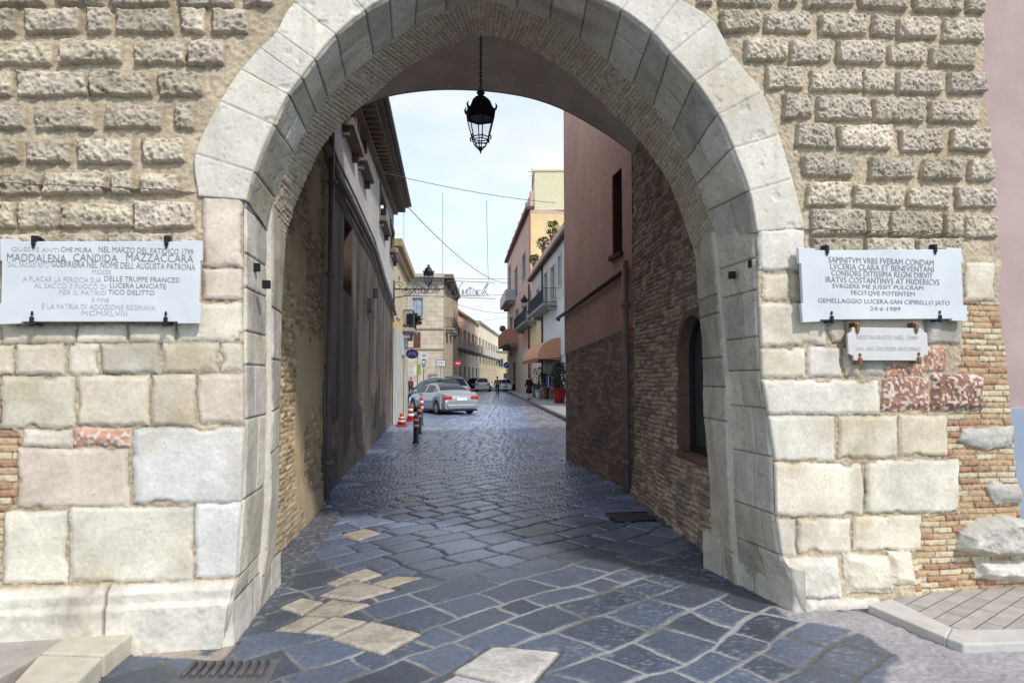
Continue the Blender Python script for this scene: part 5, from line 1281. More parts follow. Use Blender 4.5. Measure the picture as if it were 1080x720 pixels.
for s in (-.32, .32): mb.tube([(s, 0, 0), (s, 0, 1.65)], .02, 6)
mb.tube([(-.32, 0, 1.65), (.32, 0, 1.65)], .02, 6); mb.tube([(-.32, -.25, 0), (-.32, .25, 0)], .02, 6); mb.tube([(.32, -.25, 0), (.32, .25, 0)], .02, 6); mb.build('rail_frame', M_darkmetal, t, local=True)
cl = [lin(70,90,150,.7), lin(200,204,214,.8), lin(60,64,90,.6), lin(150,170,210,.8), lin(180,120,110,.7), lin(90,110,170,.7)]
for i in range(6):
    mb = MB(); x = -.27+i*.108; mb.box(x-.045, x+.045, -.22, .22, .75+.05*(i % 3), 1.58); mb.build('garment', mat('garment', cl[i], .9, 0, .3, 14), t, bevel=.03, local=True)

# --- people
def person(label, loc, rz, coat, trou, hair, hgt=1.7, stride=.22, bag=None, skirt=False, arm=.08, build_=1.):
    t = thing('person', label, 'person', loc, rz); s = hgt/1.75
    def skin(name, V, E, Rr, m_, root=0):
        me = bpy.data.meshes.new(name); me.from_pydata([tuple(np.array(v)*s) for v in V], E, []); o = bpy.data.objects.new(name, me); COL.objects.link(o); o.parent = t
        m = o.modifiers.new('k', 'SKIN'); m.use_smooth_shade = True
        for i, r in enumerate(Rr): me.skin_vertices[0].data[i].radius = (r[0]*s, r[1]*s) if isinstance(r, tuple) else (r*s, r*s)
        me.skin_vertices[0].data[root].use_root = True
        m = o.modifiers.new('u', 'SUBSURF'); m.levels = 1; m.render_levels = 2; me.materials.append(m_); return o
    # facing +Y in local space; left leg forward
    f = stride
    V = [(0,0,.95),(0,0,1.15),(0,0,1.38),(0,.0,1.47),(0,.02,1.54),(0,.03,1.64),(0,.025,1.72),
         (.1,0,.9),(.11,f*.5,.50),(.11,f*.85,.10),(.11,f*.85+.16,.04), (-.1,0,.9),(-.11,-f*.3,.50),(-.11,-f*1.2,.13),(-.11,-f*1.2+.14,.03),
         (.19,0,1.40),(.25,-arm,1.14),(.26,arm*.8,.92),(.26,arm,.84), (-.19,0,1.40),(-.25,arm*.2,1.14),(-.26,arm*1.6,.92),(-.26,arm*2,.84)]
    E = [(0,1),(1,2),(2,3),(3,4),(4,5),(5,6),(0,7),(7,8),(8,9),(9,10),(0,11),(11,12),(12,13),(13,14),(2,15),(15,16),(16,17),(17,18),(2,19),(19,20),(20,21),(21,22)]
    Rr = [(.15,.10),(.13,.09),(.15,.09),.055,(.06,.075),(.08,.10),(.06,.07),.085,.058,.042,(.04,.03),.085,.058,.042,(.04,.03),.05,.04,.03,(.022,.035),.05,.04,.03,(.022,.035)]
    skin('body', V, E, Rr, M_skin)
    b = build_
    JV = [V[0][:2]+(.84,), V[1], V[2], V[15], V[16], (V[17][0], V[17][1], V[17][2]), V[19], V[20], V[21], (0, 0, 1.45)]
    skin('coat', JV, [(0,1),(1,2),(2,3),(3,4),(4,5),(2,6),(6,7),(7,8),(2,9)], [(.19*b,.14*b),(.17*b,.13*b),(.18*b,.125*b),.075,.06,.052,.075,.06,.052,(.085,.08)], coat)
    if not skirt: skin('trousers', [V[0], V[7], V[8], V[9], V[11], V[12], V[13]], [(0,1),(1,2),(2,3),(0,4),(4,5),(5,6)], [(.165,.12),.105,.078,.062,.105,.078,.062], trou)
    else:
        mb = MB(); mb.lathe([(.13*s,1.0*s),(.2*s,.8*s),(.25*s,.48*s)][::-1], (0,0,0), 14); mb.build('skirt', trou, t, local=True)
    for q in (9, 13):
        mb = MB(); x, y, z = [a*s for a in V[q]]; g = max(0, z-.10*s) if q == 13 else z-.10*s
        mb.box(x-.045*s, x+.045*s, y-.08*s, y+.20*s, max(.0, g-.0), max(.0, g)+.09*s); mb.build('shoe', M_iron, t, bevel=.03, local=True)
    bm = bmesh.new(); bmesh.ops.create_uvsphere(bm, u_segments=16, v_segments=10, radius=1)
    for v in bm.verts: v.co = Vector((v.co.x*.092, v.co.y*.108-.012, v.co.z*.105+(-.05 if v.co.z < 0 and v.co.y < 0 else 0)*hair[1]))*s+Vector((0, .015, 1.685))*s
    bmesh.ops.delete(bm, geom=[v for v in bm.verts if v.co.y > .06*s and v.co.z < 1.70*s], context='VERTS')
    me = bpy.data.meshes.new('hair'); bm.to_mesh(me); bm.free(); me.materials.append(hair[0]); o = bpy.data.objects.new('hair', me); COL.objects.link(o); o.parent = t
    mb = MB()
    for e in (-1, 1): mb.lathe([(.004*s,-.004*s),(.012*s,0),(.004*s,.004*s)], (e*.03*s, .118*s, 1.65*s), 8)
    mb.build('eyes', M_iron, t, local=True)
    mb = MB(); mb.tube([(0, .115*s, 1.645*s), (0, .138*s, 1.615*s), (0, .118*s, 1.605*s)], [.008*s, .013*s, .008*s], 6); mb.build('nose', M_skin, t, local=True)
    if bag is not None:
        mb = MB(); mb.box(-.16*s, .16*s, -.30*s, -.14*s, 1.02*s, 1.42*s); mb.build('backpack', bag, t, bevel=.05, local=True)
    return t
M_skin = mat('skin', (.45, .26, .19), .6, 0, .05, 5, 0)
cloth = lambda n, c: mat(n, c, .9, 0, .2, 12, .2)
M_hb = mat('hair_brown', (.035, .022, .015), .6)
def gz(x, y, z=0): p = ground(x, y, z); return (float(p[0]), float(p[1]), z)
person('person in a dark red jacket and black trousers standing by the left wall', (gz(433, 418)[0], gz(433, 418)[1], 0), R(170), cloth('dark_red_coat', lin(122,70,84,.7)), cloth('black_trousers', (.015,.015,.02)), (M_hb, 1), 1.6, .08)
person('person walking away up the middle of the street with an ochre backpack', gz(524.5, 417.5), R(5), cloth('dark_jacket', (.03,.035,.05)), cloth('dark_jeans', (.02,.025,.04)), (M_hb, 0), 1.68, .26, bag=cloth('ochre_bag', lin(150,116,84,.6)))
person('person in a long dark coat walking along the right pavement', (gp(558, 421.5)), R(35), cloth('black_coat', (.018,.017,.022)), cloth('black_skirt', (.015,.015,.02)), (M_hb, 1), 1.62, .24, skirt=True, build_=1.15)

# --- cars
M_tyre = mat('tyre', (.02, .02, .02), .85); M_rim = mat('rim', (.45, .46, .48), .3, .8); M_red = mat('tail_red', (.45, .01, .015), .25, coat=.5)
M_plate = mat('plate', (.75, .75, .72), .5); M_carglass = mat('car_glass', (.012, .018, .024), .12, spec=.22, bump=0); M_hl = mat('headlight', (.6, .62, .65), .15, .2, bump=0)
M_trim = mat('car_trim', (.02, .02, .022), .5)
def paint(n, c, metal=.4): return mat(n, c, .32, metal, .03, 3, 0, coat=1 if sum(c) > .5 else .12, spec=.4 if sum(c) > .5 else .2)
CARS = {   # stations: x from rear(0) to front, z belt, z roof (None -> body only), half width, width at roof
 'sedan': dict(L=4.5, W=.90, st=[(0,.62,0),(.04,.92,0),(.30,1.02,0),(.72,1.05,.0),(1.12,1.02,.24),(1.55,1.0,.40),(2.2,.98,.44),(2.75,.96,.38),(3.15,.94,.16),(3.42,.92,0),(3.9,.84,0),(4.3,.72,0),(4.47,.58,0),(4.5,.45,0)], gl=(.74, 3.42)),
 'hatch': dict(L=4.1, W=.88, st=[(0,.62,0),(.03,.92,0),(.12,1.0,.02),(.35,1.02,.30),(.62,1.02,.46),(1.2,1.01,.50),(2.0,1.0,.50),(2.5,.98,.42),(2.9,.96,.18),(3.2,.93,0),(3.6,.86,0),(3.92,.74,0),(4.07,.6,0),(4.1,.45,0)], gl=(.1, 3.2)),
 'wagon': dict(L=4.6, W=.92, st=[(0,.66,0),(.03,1.0,0),(.12,1.08,.04),(.35,1.10,.40),(.7,1.10,.54),(1.4,1.09,.58),(2.4,1.07,.56),(2.95,1.04,.44),(3.35,1.01,.2),(3.65,.98,0),(4.1,.90,0),(4.42,.78,0),(4.57,.62,0),(4.6,.48,0)], gl=(.1, 3.65)) }
def car(kind, label, loc, heading, m_, group=None):
    D = CARS[kind]; t = thing('car', label, 'car', loc, heading, group=group); L_, Wd = D['L'], D['W']; st = D['st']
    # local: x right, y forward
    xs = [s[0] for s in st]; X = np.array(sorted(set(list(np.linspace(0, L_, 46))+xs)))
    zb = np.interp(X, xs, [s[1] for s in st]); zr = np.interp(X, xs, [s[2] for s in st])
    zb[0] = .60
    hw = Wd*(1-.10*np.exp(-X/.18)-.16*np.exp(-(L_-X)/.28)); sill = .20+.06*np.exp(-X/.2)+.05*np.exp(-(L_-X)/.2)
    rearW, frontW = .82, L_-.88; WRr = .33
    prof = []
    for i, x in enumerate(X):
        w = hw[i]; z0 = sill[i]
        for wc_ in (rearW, frontW):
            dx = abs(x-wc_)
            if dx < WRr+.04: z0 = max(z0, .31+math.sqrt(max(0, (WRr+.04)**2-dx**2)))
        z0 = min(z0, zb[i]-.08); rz = zb[i]+zr[i]; cr = .035
        prof.append([(w*.90, z0), (w, z0+.06 if z0 < .5 else z0+.02), (w*1.0, z0+(zb[i]-z0)*.55), (w*.965, zb[i]-.03), (w*.92, zb[i]+.0),
                     (w*.92-.22*min(1, zr[i]/.45), zb[i]+zr[i]*.9), (w*.80-.22*min(1, zr[i]/.45), rz+cr*.5), (w*.4, rz+cr), (0, rz+cr*1.2)])
    P = np.array([[(p[0], X[i]-L_/2, p[1]) for p in prof[i]]+[(-p[0], X[i]-L_/2, p[1]) for p in prof[i][-2::-1]] for i in range(len(X))])
    n, m = P.shape[:2]; body = MB(); glass = MB(); body.v = [tuple(p) for p in P.reshape(-1, 3)]; g0, g1 = D['gl']
    gparts = {'sideR': MB(), 'sideL': MB(), 'wind': MB(), 'rear': MB()}
    for i in range(n-1):
        for j in range(m-1):
            f = (i*m+j, i*m+j+1, (i+1)*m+j+1, (i+1)*m+j); xm = (X[i]+X[i+1])/2; zz_ = (zr[i]+zr[i+1])/2; sl = abs(zr[i+1]-zr[i])/(X[i+1]-X[i])
            side = j in (4, m-6); top = 5 < j+1 and j < m-6 and j > 4
            isg = None
            if g0 < xm < g1 and zz_ > .04:
                if side and zz_ > .10 and not any(abs(xm-c) < .05 for c in (L_*.50, L_*.255)): isg = 'sideR' if j == 4 else 'sideL'
                elif 6 <= j <= m-8 and sl > .35: isg = 'wind' if xm > L_/2 else 'rear'
            if isg: G_ = gparts[isg]; b = len(G_.v); G_.v += [body.v[k_] for k_ in f]; G_.f.append((b, b+1, b+2, b+3)); G_.sm.append(True)
            else: body.f.append(f); body.sm.append(True)
    body.f.append(tuple(range(m))); body.sm.append(False); body.f.append(tuple(range((n-1)*m, n*m))[::-1]); body.sm.append(False)
    body.build('body', m_, t, local=True)
    for k_, nm in (('sideR', 'side_window'), ('sideL', 'side_window'), ('wind', 'windscreen'), ('rear', 'rear_window')):
        if gparts[k_].v: gparts[k_].build(nm, M_carglass, t, local=True)
    mb = MB(); mb.box(-Wd*.93, Wd*.93, -L_/2+.1, L_/2-.1, .17, .24); mb.box(-Wd*.86, Wd*.86, -L_/2+.25, L_/2-.25, .24, .62); mb.build('underbody', M_trim, t, local=True)
    for sx in (-1, 1):
        for yy in (rearW-L_/2, frontW-L_/2):
            Mx = Matrix.Translation((sx*(Wd-.02), yy, .315)) @ Matrix.Rotation(R(90*sx), 4, 'Y')
            mb = MB(); mb.lathe([(.2,-.21),(.30,-.20),(.315,-.17),(.315,-.03),(.30,0),(.215,.005),(.2,-.02)], (0,0,0), 28, Mx); wh = mb.build('wheel', M_tyre, t, local=True)
            mb = MB(); mb.lathe([(.05,-.03),(.06,.0),(.045,.012)], (0,0,0), 12, Mx)
            for a_ in range(10):
                th = 2*math.pi*a_/10; mb.tube([Mx @ Vector((.05*math.cos(th), .05*math.sin(th), -.005)), Mx @ Vector((.205*math.cos(th), .205*math.sin(th), -.02))], .016, 4)
            mb.lathe([(.20,-.06),(.215,-.02),(.205,.0),(.198,-.02),(.19,-.06)], (0,0,0), 24, Mx); mb.lathe([(.02,-.075),(.19,-.07),(.19,-.06)], (0,0,0), 20, Mx)
            o = mb.build('rim', M_rim, wh, local=True)
        # lamps hug the corners
        mb = MB(); z0, z1 = zb[2]-.24, zb[2]-.07
        mb.box(sx*Wd*.50, sx*Wd*.93, -L_/2-.012, -L_/2+.28, z0, z1); o = mb.build('tail_light', M_red, t, bevel=.04, local=True)
        mb = MB(); mb.box(sx*Wd*.42, sx*Wd*.80, L_/2-.30, L_/2-.03, .55, .68); mb.build('headlight', M_hl, t, bevel=.05, local=True)
        mb = MB(); mb.box(sx*(Wd-.02), sx*(Wd+.17), L_/2-1.50, L_/2-1.40, zb[len(X)//2]-.02, zb[len(X)//2]+.12); mb.build('mirror', m_, t, bevel=.03, local=True)
    mb = MB(); mb.box(-.26, .26, -L_/2-.022, -L_/2+.05, .66, .78); mb.build('number_plate', M_plate, t, bevel=.005, local=True)
    mb = MB(); mb.box(-Wd*.78, Wd*.78, -L_/2-.05, -L_/2+.2, .27, .50); mb.build('rear_bumper', m_, t, bevel=.06, local=True)
    mb = MB(); mb.box(-Wd*.70, Wd*.70, L_/2-.2, L_/2+.02, .24, .44); mb.build('front_bumper', m_, t, bevel=.06, local=True)
    mb = MB(); mb.box(-Wd*.35, Wd*.35, L_/2-.08, L_/2+.0, .48, .60); mb.build('grille', M_trim, t, bevel=.02, local=True)
    return t
th = R(30)          # heading: forward = (-sin, cos)
fwd = np.array([-math.sin(th), math.cos(th)]); rgt = np.array([math.cos(th), math.sin(th)])
rc = np.array(ground(489, 436)[:2]); rc[1] = 28.6; rc[0] = (488-540)/700*28.6
c1 = rc+fwd*2.25
GC = 'cars parked at an angle on the left'
cs_ = car('sedan', 'silver sedan parked at an angle, nearest of the left parked cars', (c1[0], c1[1], 0), th, paint('silver_paint', (.27,.27,.29)), GC); cs_.scale = (.97, .97, .93)
c2 = c1+np.array([-.72, 3.5]); car('hatch', 'dark car parked between the silver sedan and the grey estate', (c2[0], c2[1], 0), th, paint('dark_paint', (.03,.035,.05)), GC)
c3 = c1+np.array([-.9, 8.0]); car('wagon', 'grey estate car parked behind the dark one', (c3[0], c3[1], 0), th, paint('grey_paint', (.26,.28,.31)), GC)
GD = 'cars far down the street'
car('hatch', 'small white hatchback seen from behind in the distant street', (gz(510, 411)[0]*.9, gz(510, 411)[1]*.9, 0), R(-2), paint('white_paint', (.75,.76,.78), 0), GD)
car('sedan', 'white car facing the gate beside the distant right pavement', ((533-540)/700*78, 78, 0), R(180), paint('white_paint2', (.66,.70,.76), 0), GD)
car('hatch', 'dark car parked left of the distant white hatchback', ((501.5-540)/700*88, 88, 0), R(-4), paint('black_paint', (.02,.02,.028)), GD)

# --- bollards and cones
M_bred = mat('bollard_red', lin(206,60,48,.8), .5); M_bwht = mat('bollard_white', lin(226,222,218,.85), .5); M_bblk = mat('bollard_black', (.02,.02,.025), .5)
GB = 'striped bollards at the left edge'
for i, (x, y, lb) in enumerate([(438.7, 467, 'black bollard with red and white bands, nearest of the three'), (442, 457, 'black bollard with red and white bands, middle of the three'), (444.3, 448, 'black bollard with red and white bands, farthest and beside the silver car')]):
    p = gz(x, y); h = 29/700*p[1]*1.02; t = thing('bollard', lb, 'bollard', p, group=GB)
    mb = MB(); mb.lathe([(.09,0),(.09,.03),(.065,.05),(.065,h*.5)], p, 16); mb.build('post', M_bblk, t)
    mb = MB(); mb.lathe([(.068,h*.5),(.068,h*.9),(.05,h*.97),(.02,h)], p, 16); mb.build('sleeve', M_bred, t)
    for k_ in range(2):
        mb = MB(); mb.lathe([(.0705,h*(.56+.2*k_)),(.0705,h*(.66+.2*k_))], p, 16); mb.build('band', M_bwht, t)
GK = 'traffic cones by the left wall'
for (x, y, hh_, lb) in [(423.5, 449, .42, 'short red and white traffic cone closest to the left wall'), (433.2, 444, .62, 'taller red and white traffic cone just behind the bollards')]:
    p = gz(x, y); t = thing('traffic_cone', lb, 'traffic cone', p, group=GK); r0 = .15
    mb = MB(); mb.box(p[0]-.18, p[0]+.18, p[1]-.18, p[1]+.18, 0.012, .05); mb.build('base', M_bred, t, bevel=.02)
    mb = MB(); mb.lathe([(r0,.05),(r0*.3,hh_-.03),(r0*.24,hh_)], p, 18); mb.build('cone', M_bred, t)
    for a_, b_ in ((.25,.42),(.6,.76)):
        rr_ = lambda f: r0*(1-.7*f)*1.02+.003
        mb = MB(); mb.lathe([(rr_(a_),.05+(hh_-.08)*a_),(rr_(b_),.05+(hh_-.08)*b_)], p, 18); mb.build('band', M_bwht, t)

# --- signs and poles on the left
M_pole = mat('pole_grey', lin(150,152,156,.6), .45, .5); M_sblue = mat('sign_blue', lin(40,70,150,.8), .4); M_sdk = mat('sign_navy', lin(52,50,96,.7), .4); M_swh = mat('sign_white', lin(228,230,234,.85), .4)
def pole(name, label, x, yb_, ytop, Y=None, cat='pole', r=.04):
    p = gz(x, yb_) if Y is None else (float(atY(x, 400, Y)[0]), Y, 0.); zt_ = float(atY(x, ytop, p[1])[2])
    t = thing(name, label, cat, p); mb = MB(); mb.tube([p, (p[0], p[1], zt_)], r, 8); mb.build('pole', M_pole, t); return t, p
def panel(t, nm, x0, x1, y0, y1, Y, m_, th_=.05, m2=None, inner=.15):
    a, b = atY(x0, y1, Y), atY(x1, y0, Y); mb = MB(); mb.box(a[0], b[0], Y-th_/2, Y+th_/2, a[2], b[2]); o = mb.build(nm, m_, t, bevel=.012)
    if m2 is not None:
        w, h = b[0]-a[0], b[2]-a[2]; mb = MB(); mb.box(a[0]+w*.12, b[0]-w*.12, Y-th_/2-.006, Y-th_/2+.01, a[2]+h*.45, b[2]-h*.2); mb.box(a[0]+w*.2, b[0]-w*.2, Y-th_/2-.006, Y-th_/2+.01, a[2]+h*.18, a[2]+h*.3); mb.build('marking', m2, o)
    return o
t, p = pole('signpost', 'grey signpost with a small meter box beside the yellow house', 424.7, 432, 366, cat='sign post'); panel(t, 'meter_box', 421.8, 426.2, 392, 402, p[1]-.06, M_darkmetal, .16)
t = thing('shop_sign', 'white and blue projecting light box sign on the yellow house', 'sign', tuple(atY(419, 372, 26.5))); panel(t, 'light_box', 415.8, 423, 358, 371, 26.5, M_swh, .12, M_sblue)
mb = MB(); a = atY(414, 357.5, 26.5); b = atY(423, 357.5, 26.5); mb.tube([a, b], .02, 5); mb.build('bracket', M_darkmetal, t)
t, p = pole('signpost', 'leaning pole with yellow green sign panels by the parked cars', 440, 436-10, 372, cat='sign post', r=.03)
panel(t, 'green_panel', 439.5, 443.5, 384, 395, p[1]-.05, mat('lime', lin(150,170,70,.8), .5)); panel(t, 'white_panel', 436.3, 439.2, 386, 394, p[1]-.06, M_swh)
t = thing('shop_sign', 'dark blue oval sign projecting over the left pavement', 'sign', tuple(atY(434.5, 373, 27.5)))
c_ = atY(434.6, 373, 27.5); rx, rz_ = 6.6/700*27.5, 5.2/700*27.5
mb = MB(); mb.prism([(c_[0]+rx*math.cos(a_), c_[1], c_[2]+rz_*math.sin(a_)) for a_ in np.linspace(0, 2*math.pi, 25)[:-1]], (0, .08, 0)); o = mb.build('oval_board', M_sdk, t, bevel=.01)
mb = MB(); mb.tube([(c_[0]-.14, c_[1]-.01, c_[2]-.05), (c_[0]-.06, c_[1]-.01, c_[2]+.07), (c_[0], c_[1]-.01, c_[2]-.04), (c_[0]+.06, c_[1]-.01, c_[2]+.07), (c_[0]+.14, c_[1]-.01, c_[2]-.05)], .012, 4); mb.build('marking', mat('sign_lav', lin(170,176,220,.8), .5), o)
mb = MB(); mb.tube([atY(416, 366.5, 27.5), atY(436, 366.5, 27.5)], .02, 5); mb.build('bracket', M_darkmetal, t)
t = thing('direction_sign', 'small white sign above a blue arrow panel beside the dark oval sign', 'sign', tuple(atY(447, 380, 58))); panel(t, 'white_board', 443.5, 451, 372.5, 378, 58, M_swh, .08, M_ink); panel(t, 'blue_board', 445, 448.5, 379, 386, 58, M_sblue, .08, M_swh)
mb = MB(); q = atY(446.8, 400, 58.05); mb.tube([(q[0], q[1], 0), (q[0], q[1], float(atY(447, 372, 58)[2]))], .05, 6); mb.build('pole', M_pole, t)
t = thing('street_name_sign', 'white rectangular sign with dark border on the stone corner house', 'sign', tuple(WS.P(WS.L-1, 3, .05)))
panel(t, 'board', 459.6, 470.2, 379.4, 386.6, 59.0, M_darkmetal, .06); panel(t, 'face', 460.2, 469.6, 380, 386, 58.95, M_swh, .06, M_inkf)
mb = MB(); q = atY(465, 386, 59.03); mb.tube([(q[0], q[1], 0), (q[0], q[1], q[2]+.2)], .05, 6); mb.build('pole', M_pole, t)
# no entry sign
q = atY(483, 383, 62); t = thing('no_entry_sign', 'round red no entry sign with white bar far down the left side', 'road sign', (float(q[0]), 62., 0))
Mx = Matrix.Translation((q[0], 62, q[2])) @ Matrix.Rotation(R(90), 4, 'X'); mb = MB(); mb.lathe([(.30,-.01),(.30,.012)], (0,0,0), 24, Mx); d_ = mb.build('disc', M_bred, t)
mb = MB(); mb.box(q[0]-.2, q[0]+.2, 61.975, 61.985, q[2]-.05, q[2]+.05); mb.build('bar', M_swh, d_)
mb = MB(); mb.tube([(q[0], 62.04, 0), (q[0], 62.04, q[2]+.3)], .035, 8); mb.build('pole', M_pole, t)
# blue round sign on the right
q = atY(534, 385, 70); t = thing('blue_road_sign', 'round blue road sign with white arrow near the distant right pavement', 'road sign', (float(q[0]), 70., 0))
Mx = Matrix.Translation((q[0], 70, q[2])) @ Matrix.Rotation(R(90), 4, 'X'); mb = MB(); mb.lathe([(.32,-.01),(.32,.012)], (0,0,0), 24, Mx); d_ = mb.build('disc', M_sblue, t)
mb = MB(); mb.tube([(q[0]-.15, 69.97, q[2]-.1), (q[0]+.15, 69.97, q[2]+.1)], .035, 4); mb.build('arrow', M_swh, d_)
mb = MB(); mb.tube([(q[0], 70.04, 0), (q[0], 70.04, q[2]+.35)], .035, 8); mb.build('pole', M_pole, t)
# round lamp/mirror disc on the far right house
q = atY(530, 346.5, 84); t = thing('globe_lamp', 'large round brown globe on an arm above the terracotta balcony', 'lamp', tuple(q))
mb = MB(); mb.lathe([(.42*math.sin(a_), -.42*math.cos(a_)) for a_ in np.linspace(.1, math.pi-.1, 12)], tuple(q), 20); mb.build('globe', mat('globe', lin(150,116,104,.6), .5, 0, .3, 4), t)
mb = MB(); mb.tube([tuple(q), tuple(q+np.array([1.3, .4, -.3]))], .05, 6); mb.build('arm', M_iron2, t)
# bracket street lamps
def scroll(mb, c, r, a0, a1, ax, n=16, w=.012, shrink=.75):
    pts = []
    for i in range(n):
        f = i/(n-1); a = a0+(a1-a0)*f; rr_ = r*(1-shrink*f); pts.append(tuple(np.array(c)+ax*rr_*math.cos(a)+np.array([0, 0, 1])*rr_*math.sin(a)))
    mb.tube(pts, w, 5)
def bracket_lamp(label, px_w, py_arm, px_l, px_end, Y, ltop, lbot, g=None):
    a = atY(px_w, py_arm, Y); b = atY(px_end, py_arm, Y); l = atY(px_l, ltop, Y); ax = np.array([1., 0, 0]) if px_end > px_w else np.array([-1., 0, 0]); Lr = abs(b[0]-a[0])
    t = thing('street_lamp', label, 'street lamp', tuple(l), group=g)
    mb = MB(); mb.tube([a, b], .022, 6); mb.tube([a-np.array([0, 0, .28]), a-np.array([0, 0, .2])+ax*Lr*.3, b*.4+a*.6-np.array([0,0,.02])], .016, 5)
    for f, r_, sgn in ((.08,.17,1),(.25,.16,-1),(.42,.13,1),(.58,.12,-1),(.72,.10,1),(.86,.09,-1),(.97,.10,1)):
        scroll(mb, a+ax*Lr*f+np.array([0, 0, -.14*(1-f) if sgn < 0 else .10]), r_, 0 if sgn > 0 else math.pi, math.pi*2.6*sgn, ax)
    mb.tube([a+np.array([0, 0, .3]), a-np.array([0, 0, .45])], .025, 6); mb.build('bracket', M_iron2, t)
    s_ = (lbot-ltop)/700*Y/.73; cs = COL.objects; before = set(o.name for o in bpy.data.objects)
    lantern(t, s_)
    mb = MB(); zl = (a[2]-l[2]); mb.tube([(0, 0, zl), (0, 0, -.70*s_)], .012, 5); mb.build('hanger', M_iron2, t, local=True)
bracket_lamp('black street lamp on a scrolled iron bracket from the long grey house', 415.5, 305, 452, 469, 21.5, 279, 304)
bracket_lamp('black street lamp on a short bracket by the right balconies', 562, 329, 553, 551, 54, 311, 328)

# --- wires and festive light frame
M_wire = mat('wire', (.10, .11, .13), .6)
def wire(label, pts, r=.008, sag=.0, extra=()):
    mb = MB(); a, b = np.array(pts[0]), np.array(pts[-1]); n = 24
    mb.tube([tuple(a+(b-a)*i/n-np.array([0, 0, sag*4*(i/n)*(1-i/n)])) for i in range(n+1)], r, 4)
    for (p, q) in extra: mb.tube([tuple(p), tuple(q)], r*.7, 4)
    o = mb.build('overhead_wire', M_wire); return tag(o, label, 'wire', 'wires strung over the street')
wire('thin wire with hanging drops high across the street', [atY(404, 182, 14), atY(585, 214, 17)], .007, .08, [(atY(467, 203, 15), atY(467, 290, 15)), (atY(513, 211, 15.6), atY(515, 297, 15.6)), (atY(426, 222, 16), atY(426, 300, 16))])
wire('long sagging cable from the left eaves to the far pink house', [atY(427, 215, 22), atY(543, 298, 60)], .02, .9)
wire('level wire carrying the festive light frame', [atY(428, 291, 30), atY(552, 293, 50)], .014, .1)
wire('lower level wire under the festive light frame', [atY(428, 312, 30), atY(552, 309, 50)], .014, .1)
wire('sagging wire in front of the stone corner house roof', [atY(475, 318, 50), atY(540, 330, 62)], .016, .3)
wire('faint wire crossing just above the terrace roofs', [atY(478, 340, 60), atY(538, 334, 66)], .014, .1)
GF = 'festive light frames hung over the street'
def festoon(label, x0, x1, y0, y1, Y, strokes):
    t = thing('festive_light_frame', label, 'light decoration', tuple(atY((x0+x1)/2, (y0+y1)/2, Y)), group=GF)
    f = lambda u, v: atY(x0+(x1-x0)*u, y1+(y0-y1)*v, Y); mb = MB(); mb.tube([f(0,0), f(1,-.12), f(1,.88), f(0,1), f(0,0)], .022, 5); mb.build('frame', M_wire, t)
    mb = MB()
    for s_ in strokes:
        pts = crom([(u, v, 0) for u, v in s_], 5); mb.tube([f(u, v) for u, v, _ in pts], .014, 4)
        mb.tube([f(u+.022, v-.05) for u, v, _ in pts], .012, 4)
    mb.build('lettering', mat('rope_light', lin(110,118,134,.6), .5), t)
N_ = [[(.03,.08),(.07,.5),(.12,.85),(.14,.4),(.19,.1),(.24,.6),(.32,.95)],
      [(.22,.55),(.24,.2),(.29,.1),(.32,.5),(.32,.15),(.36,.15)], [(.36,.2),(.42,.5),(.38,.35),(.42,.15),(.38,.08),(.47,.2)], [(.47,.7),(.47,.2),(.51,.12)], [(.42,.55),(.53,.55)],
      [(.59,.45),(.54,.4),(.54,.12),(.59,.15),(.60,.45),(.61,.12)], [(.69,.45),(.64,.4),(.64,.12),(.70,.14)], [(.70,.15),(.78,.6),(.85,.88),(.80,.6),(.74,.1),(.78,.4),(.82,.15),(.86,.12)]]
festoon('cursive rope light lettering in a rectangular frame hung over the middle of the street', 472, 522, 296, 313, 42, N_)
festoon('cursive rope light lettering in a frame in front of the stone corner house', 423, 468, 296, 311, 40, [[(u, v) for u, v in s_] for s_ in N_[1:]]+[[(.05,.1),(.08,.9),(.16,.85),(.1,.5),(.18,.4),(.12,.05),(.04,.1)]])
# plants on the yellow house balcony
p = WY.P(aY(28.2), 3.6, .25); pot_plant('dark trailing plant on the balcony of the yellow house', tuple(p), .14, .22, .36, .42, M_terr, 260, 91, M_leafd)
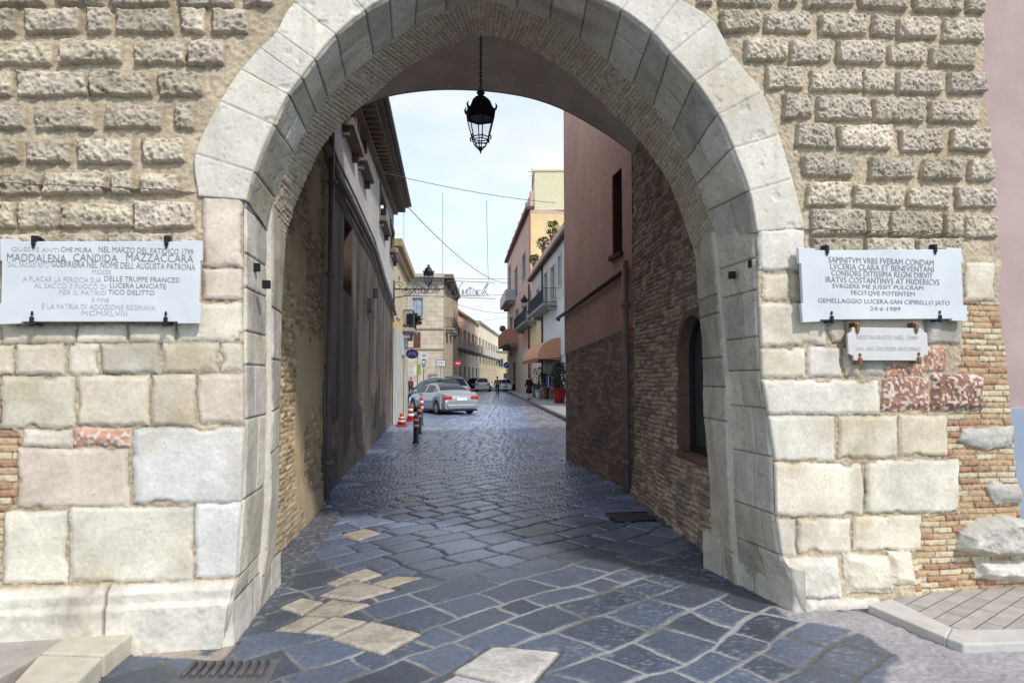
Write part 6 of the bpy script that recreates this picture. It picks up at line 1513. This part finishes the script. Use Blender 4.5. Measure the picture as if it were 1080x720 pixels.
# ------------------------------------------------------------------ sky and light
SUN_EL, SUN_AZ = 44, 140       # azimuth measured clockwise from +Y (north)
world = bpy.data.worlds.new('World'); scene.world = world; world.use_nodes = True
nt = world.node_tree; N = nt.nodes; L = nt.links; bg = N['Background']
sky = N.new('ShaderNodeTexSky'); sky.sky_type = 'NISHITA'; sky.sun_disc = False; sky.sun_elevation = R(SUN_EL); sky.sun_rotation = R(SUN_AZ)
sky.air_density = 1.0; sky.dust_density = .6; sky.ozone_density = 1.5
tc = N.new('ShaderNodeTexCoord'); mp = N.new('ShaderNodeMapping'); mp.inputs['Scale'].default_value = (1, 1, 2.2); mp.inputs['Location'].default_value = (.35, .1, .55)
L.new(tc.outputs['Generated'], mp.inputs[0])
no = N.new('ShaderNodeTexNoise'); no.inputs['Scale'].default_value = 2.1; no.inputs['Detail'].default_value = 7; no.inputs['Roughness'].default_value = .52; L.new(mp.outputs[0], no.inputs['Vector'])
mr = N.new('ShaderNodeMapRange'); mr.inputs[1].default_value = .34; mr.inputs[2].default_value = .62; mr.inputs[3].default_value = .25; mr.inputs[4].default_value = 1.; L.new(no.outputs[0], mr.inputs[0])
mx = N.new('ShaderNodeMix'); mx.data_type = 'RGBA'; mx.inputs[7].default_value = (8.9, 9.15, 9.5, 1)
tint = N.new('ShaderNodeVectorMath'); tint.operation = 'MULTIPLY'; tint.inputs[1].default_value = (1.55, 2.35, 2.6)
L.new(sky.outputs[0], tint.inputs[0])
L.new(mr.outputs[0], mx.inputs[0]); L.new(tint.outputs[0], mx.inputs[6]); L.new(mx.outputs[2], bg.inputs['Color'])
bg.inputs['Strength'].default_value = .112
sd = bpy.data.lights.new('sun', 'SUN'); sun = bpy.data.objects.new('sun', sd); COL.objects.link(sun)
sd.energy = 3.2; sd.angle = R(4); sd.color = (1, .95, .87)
az = R(SUN_AZ); el = R(SUN_EL); dvec = Vector((math.sin(az)*math.cos(el), math.cos(az)*math.cos(el), math.sin(el)))
sun.rotation_euler = (-dvec).to_track_quat('-Z', 'Y').to_euler(); sun.location = dvec*50
scene.view_settings.view_transform = 'Standard'; scene.view_settings.look = 'None'; scene.view_settings.exposure = 0
scene.cycles.use_adaptive_sampling = True
scene.cycles.max_bounces = 8
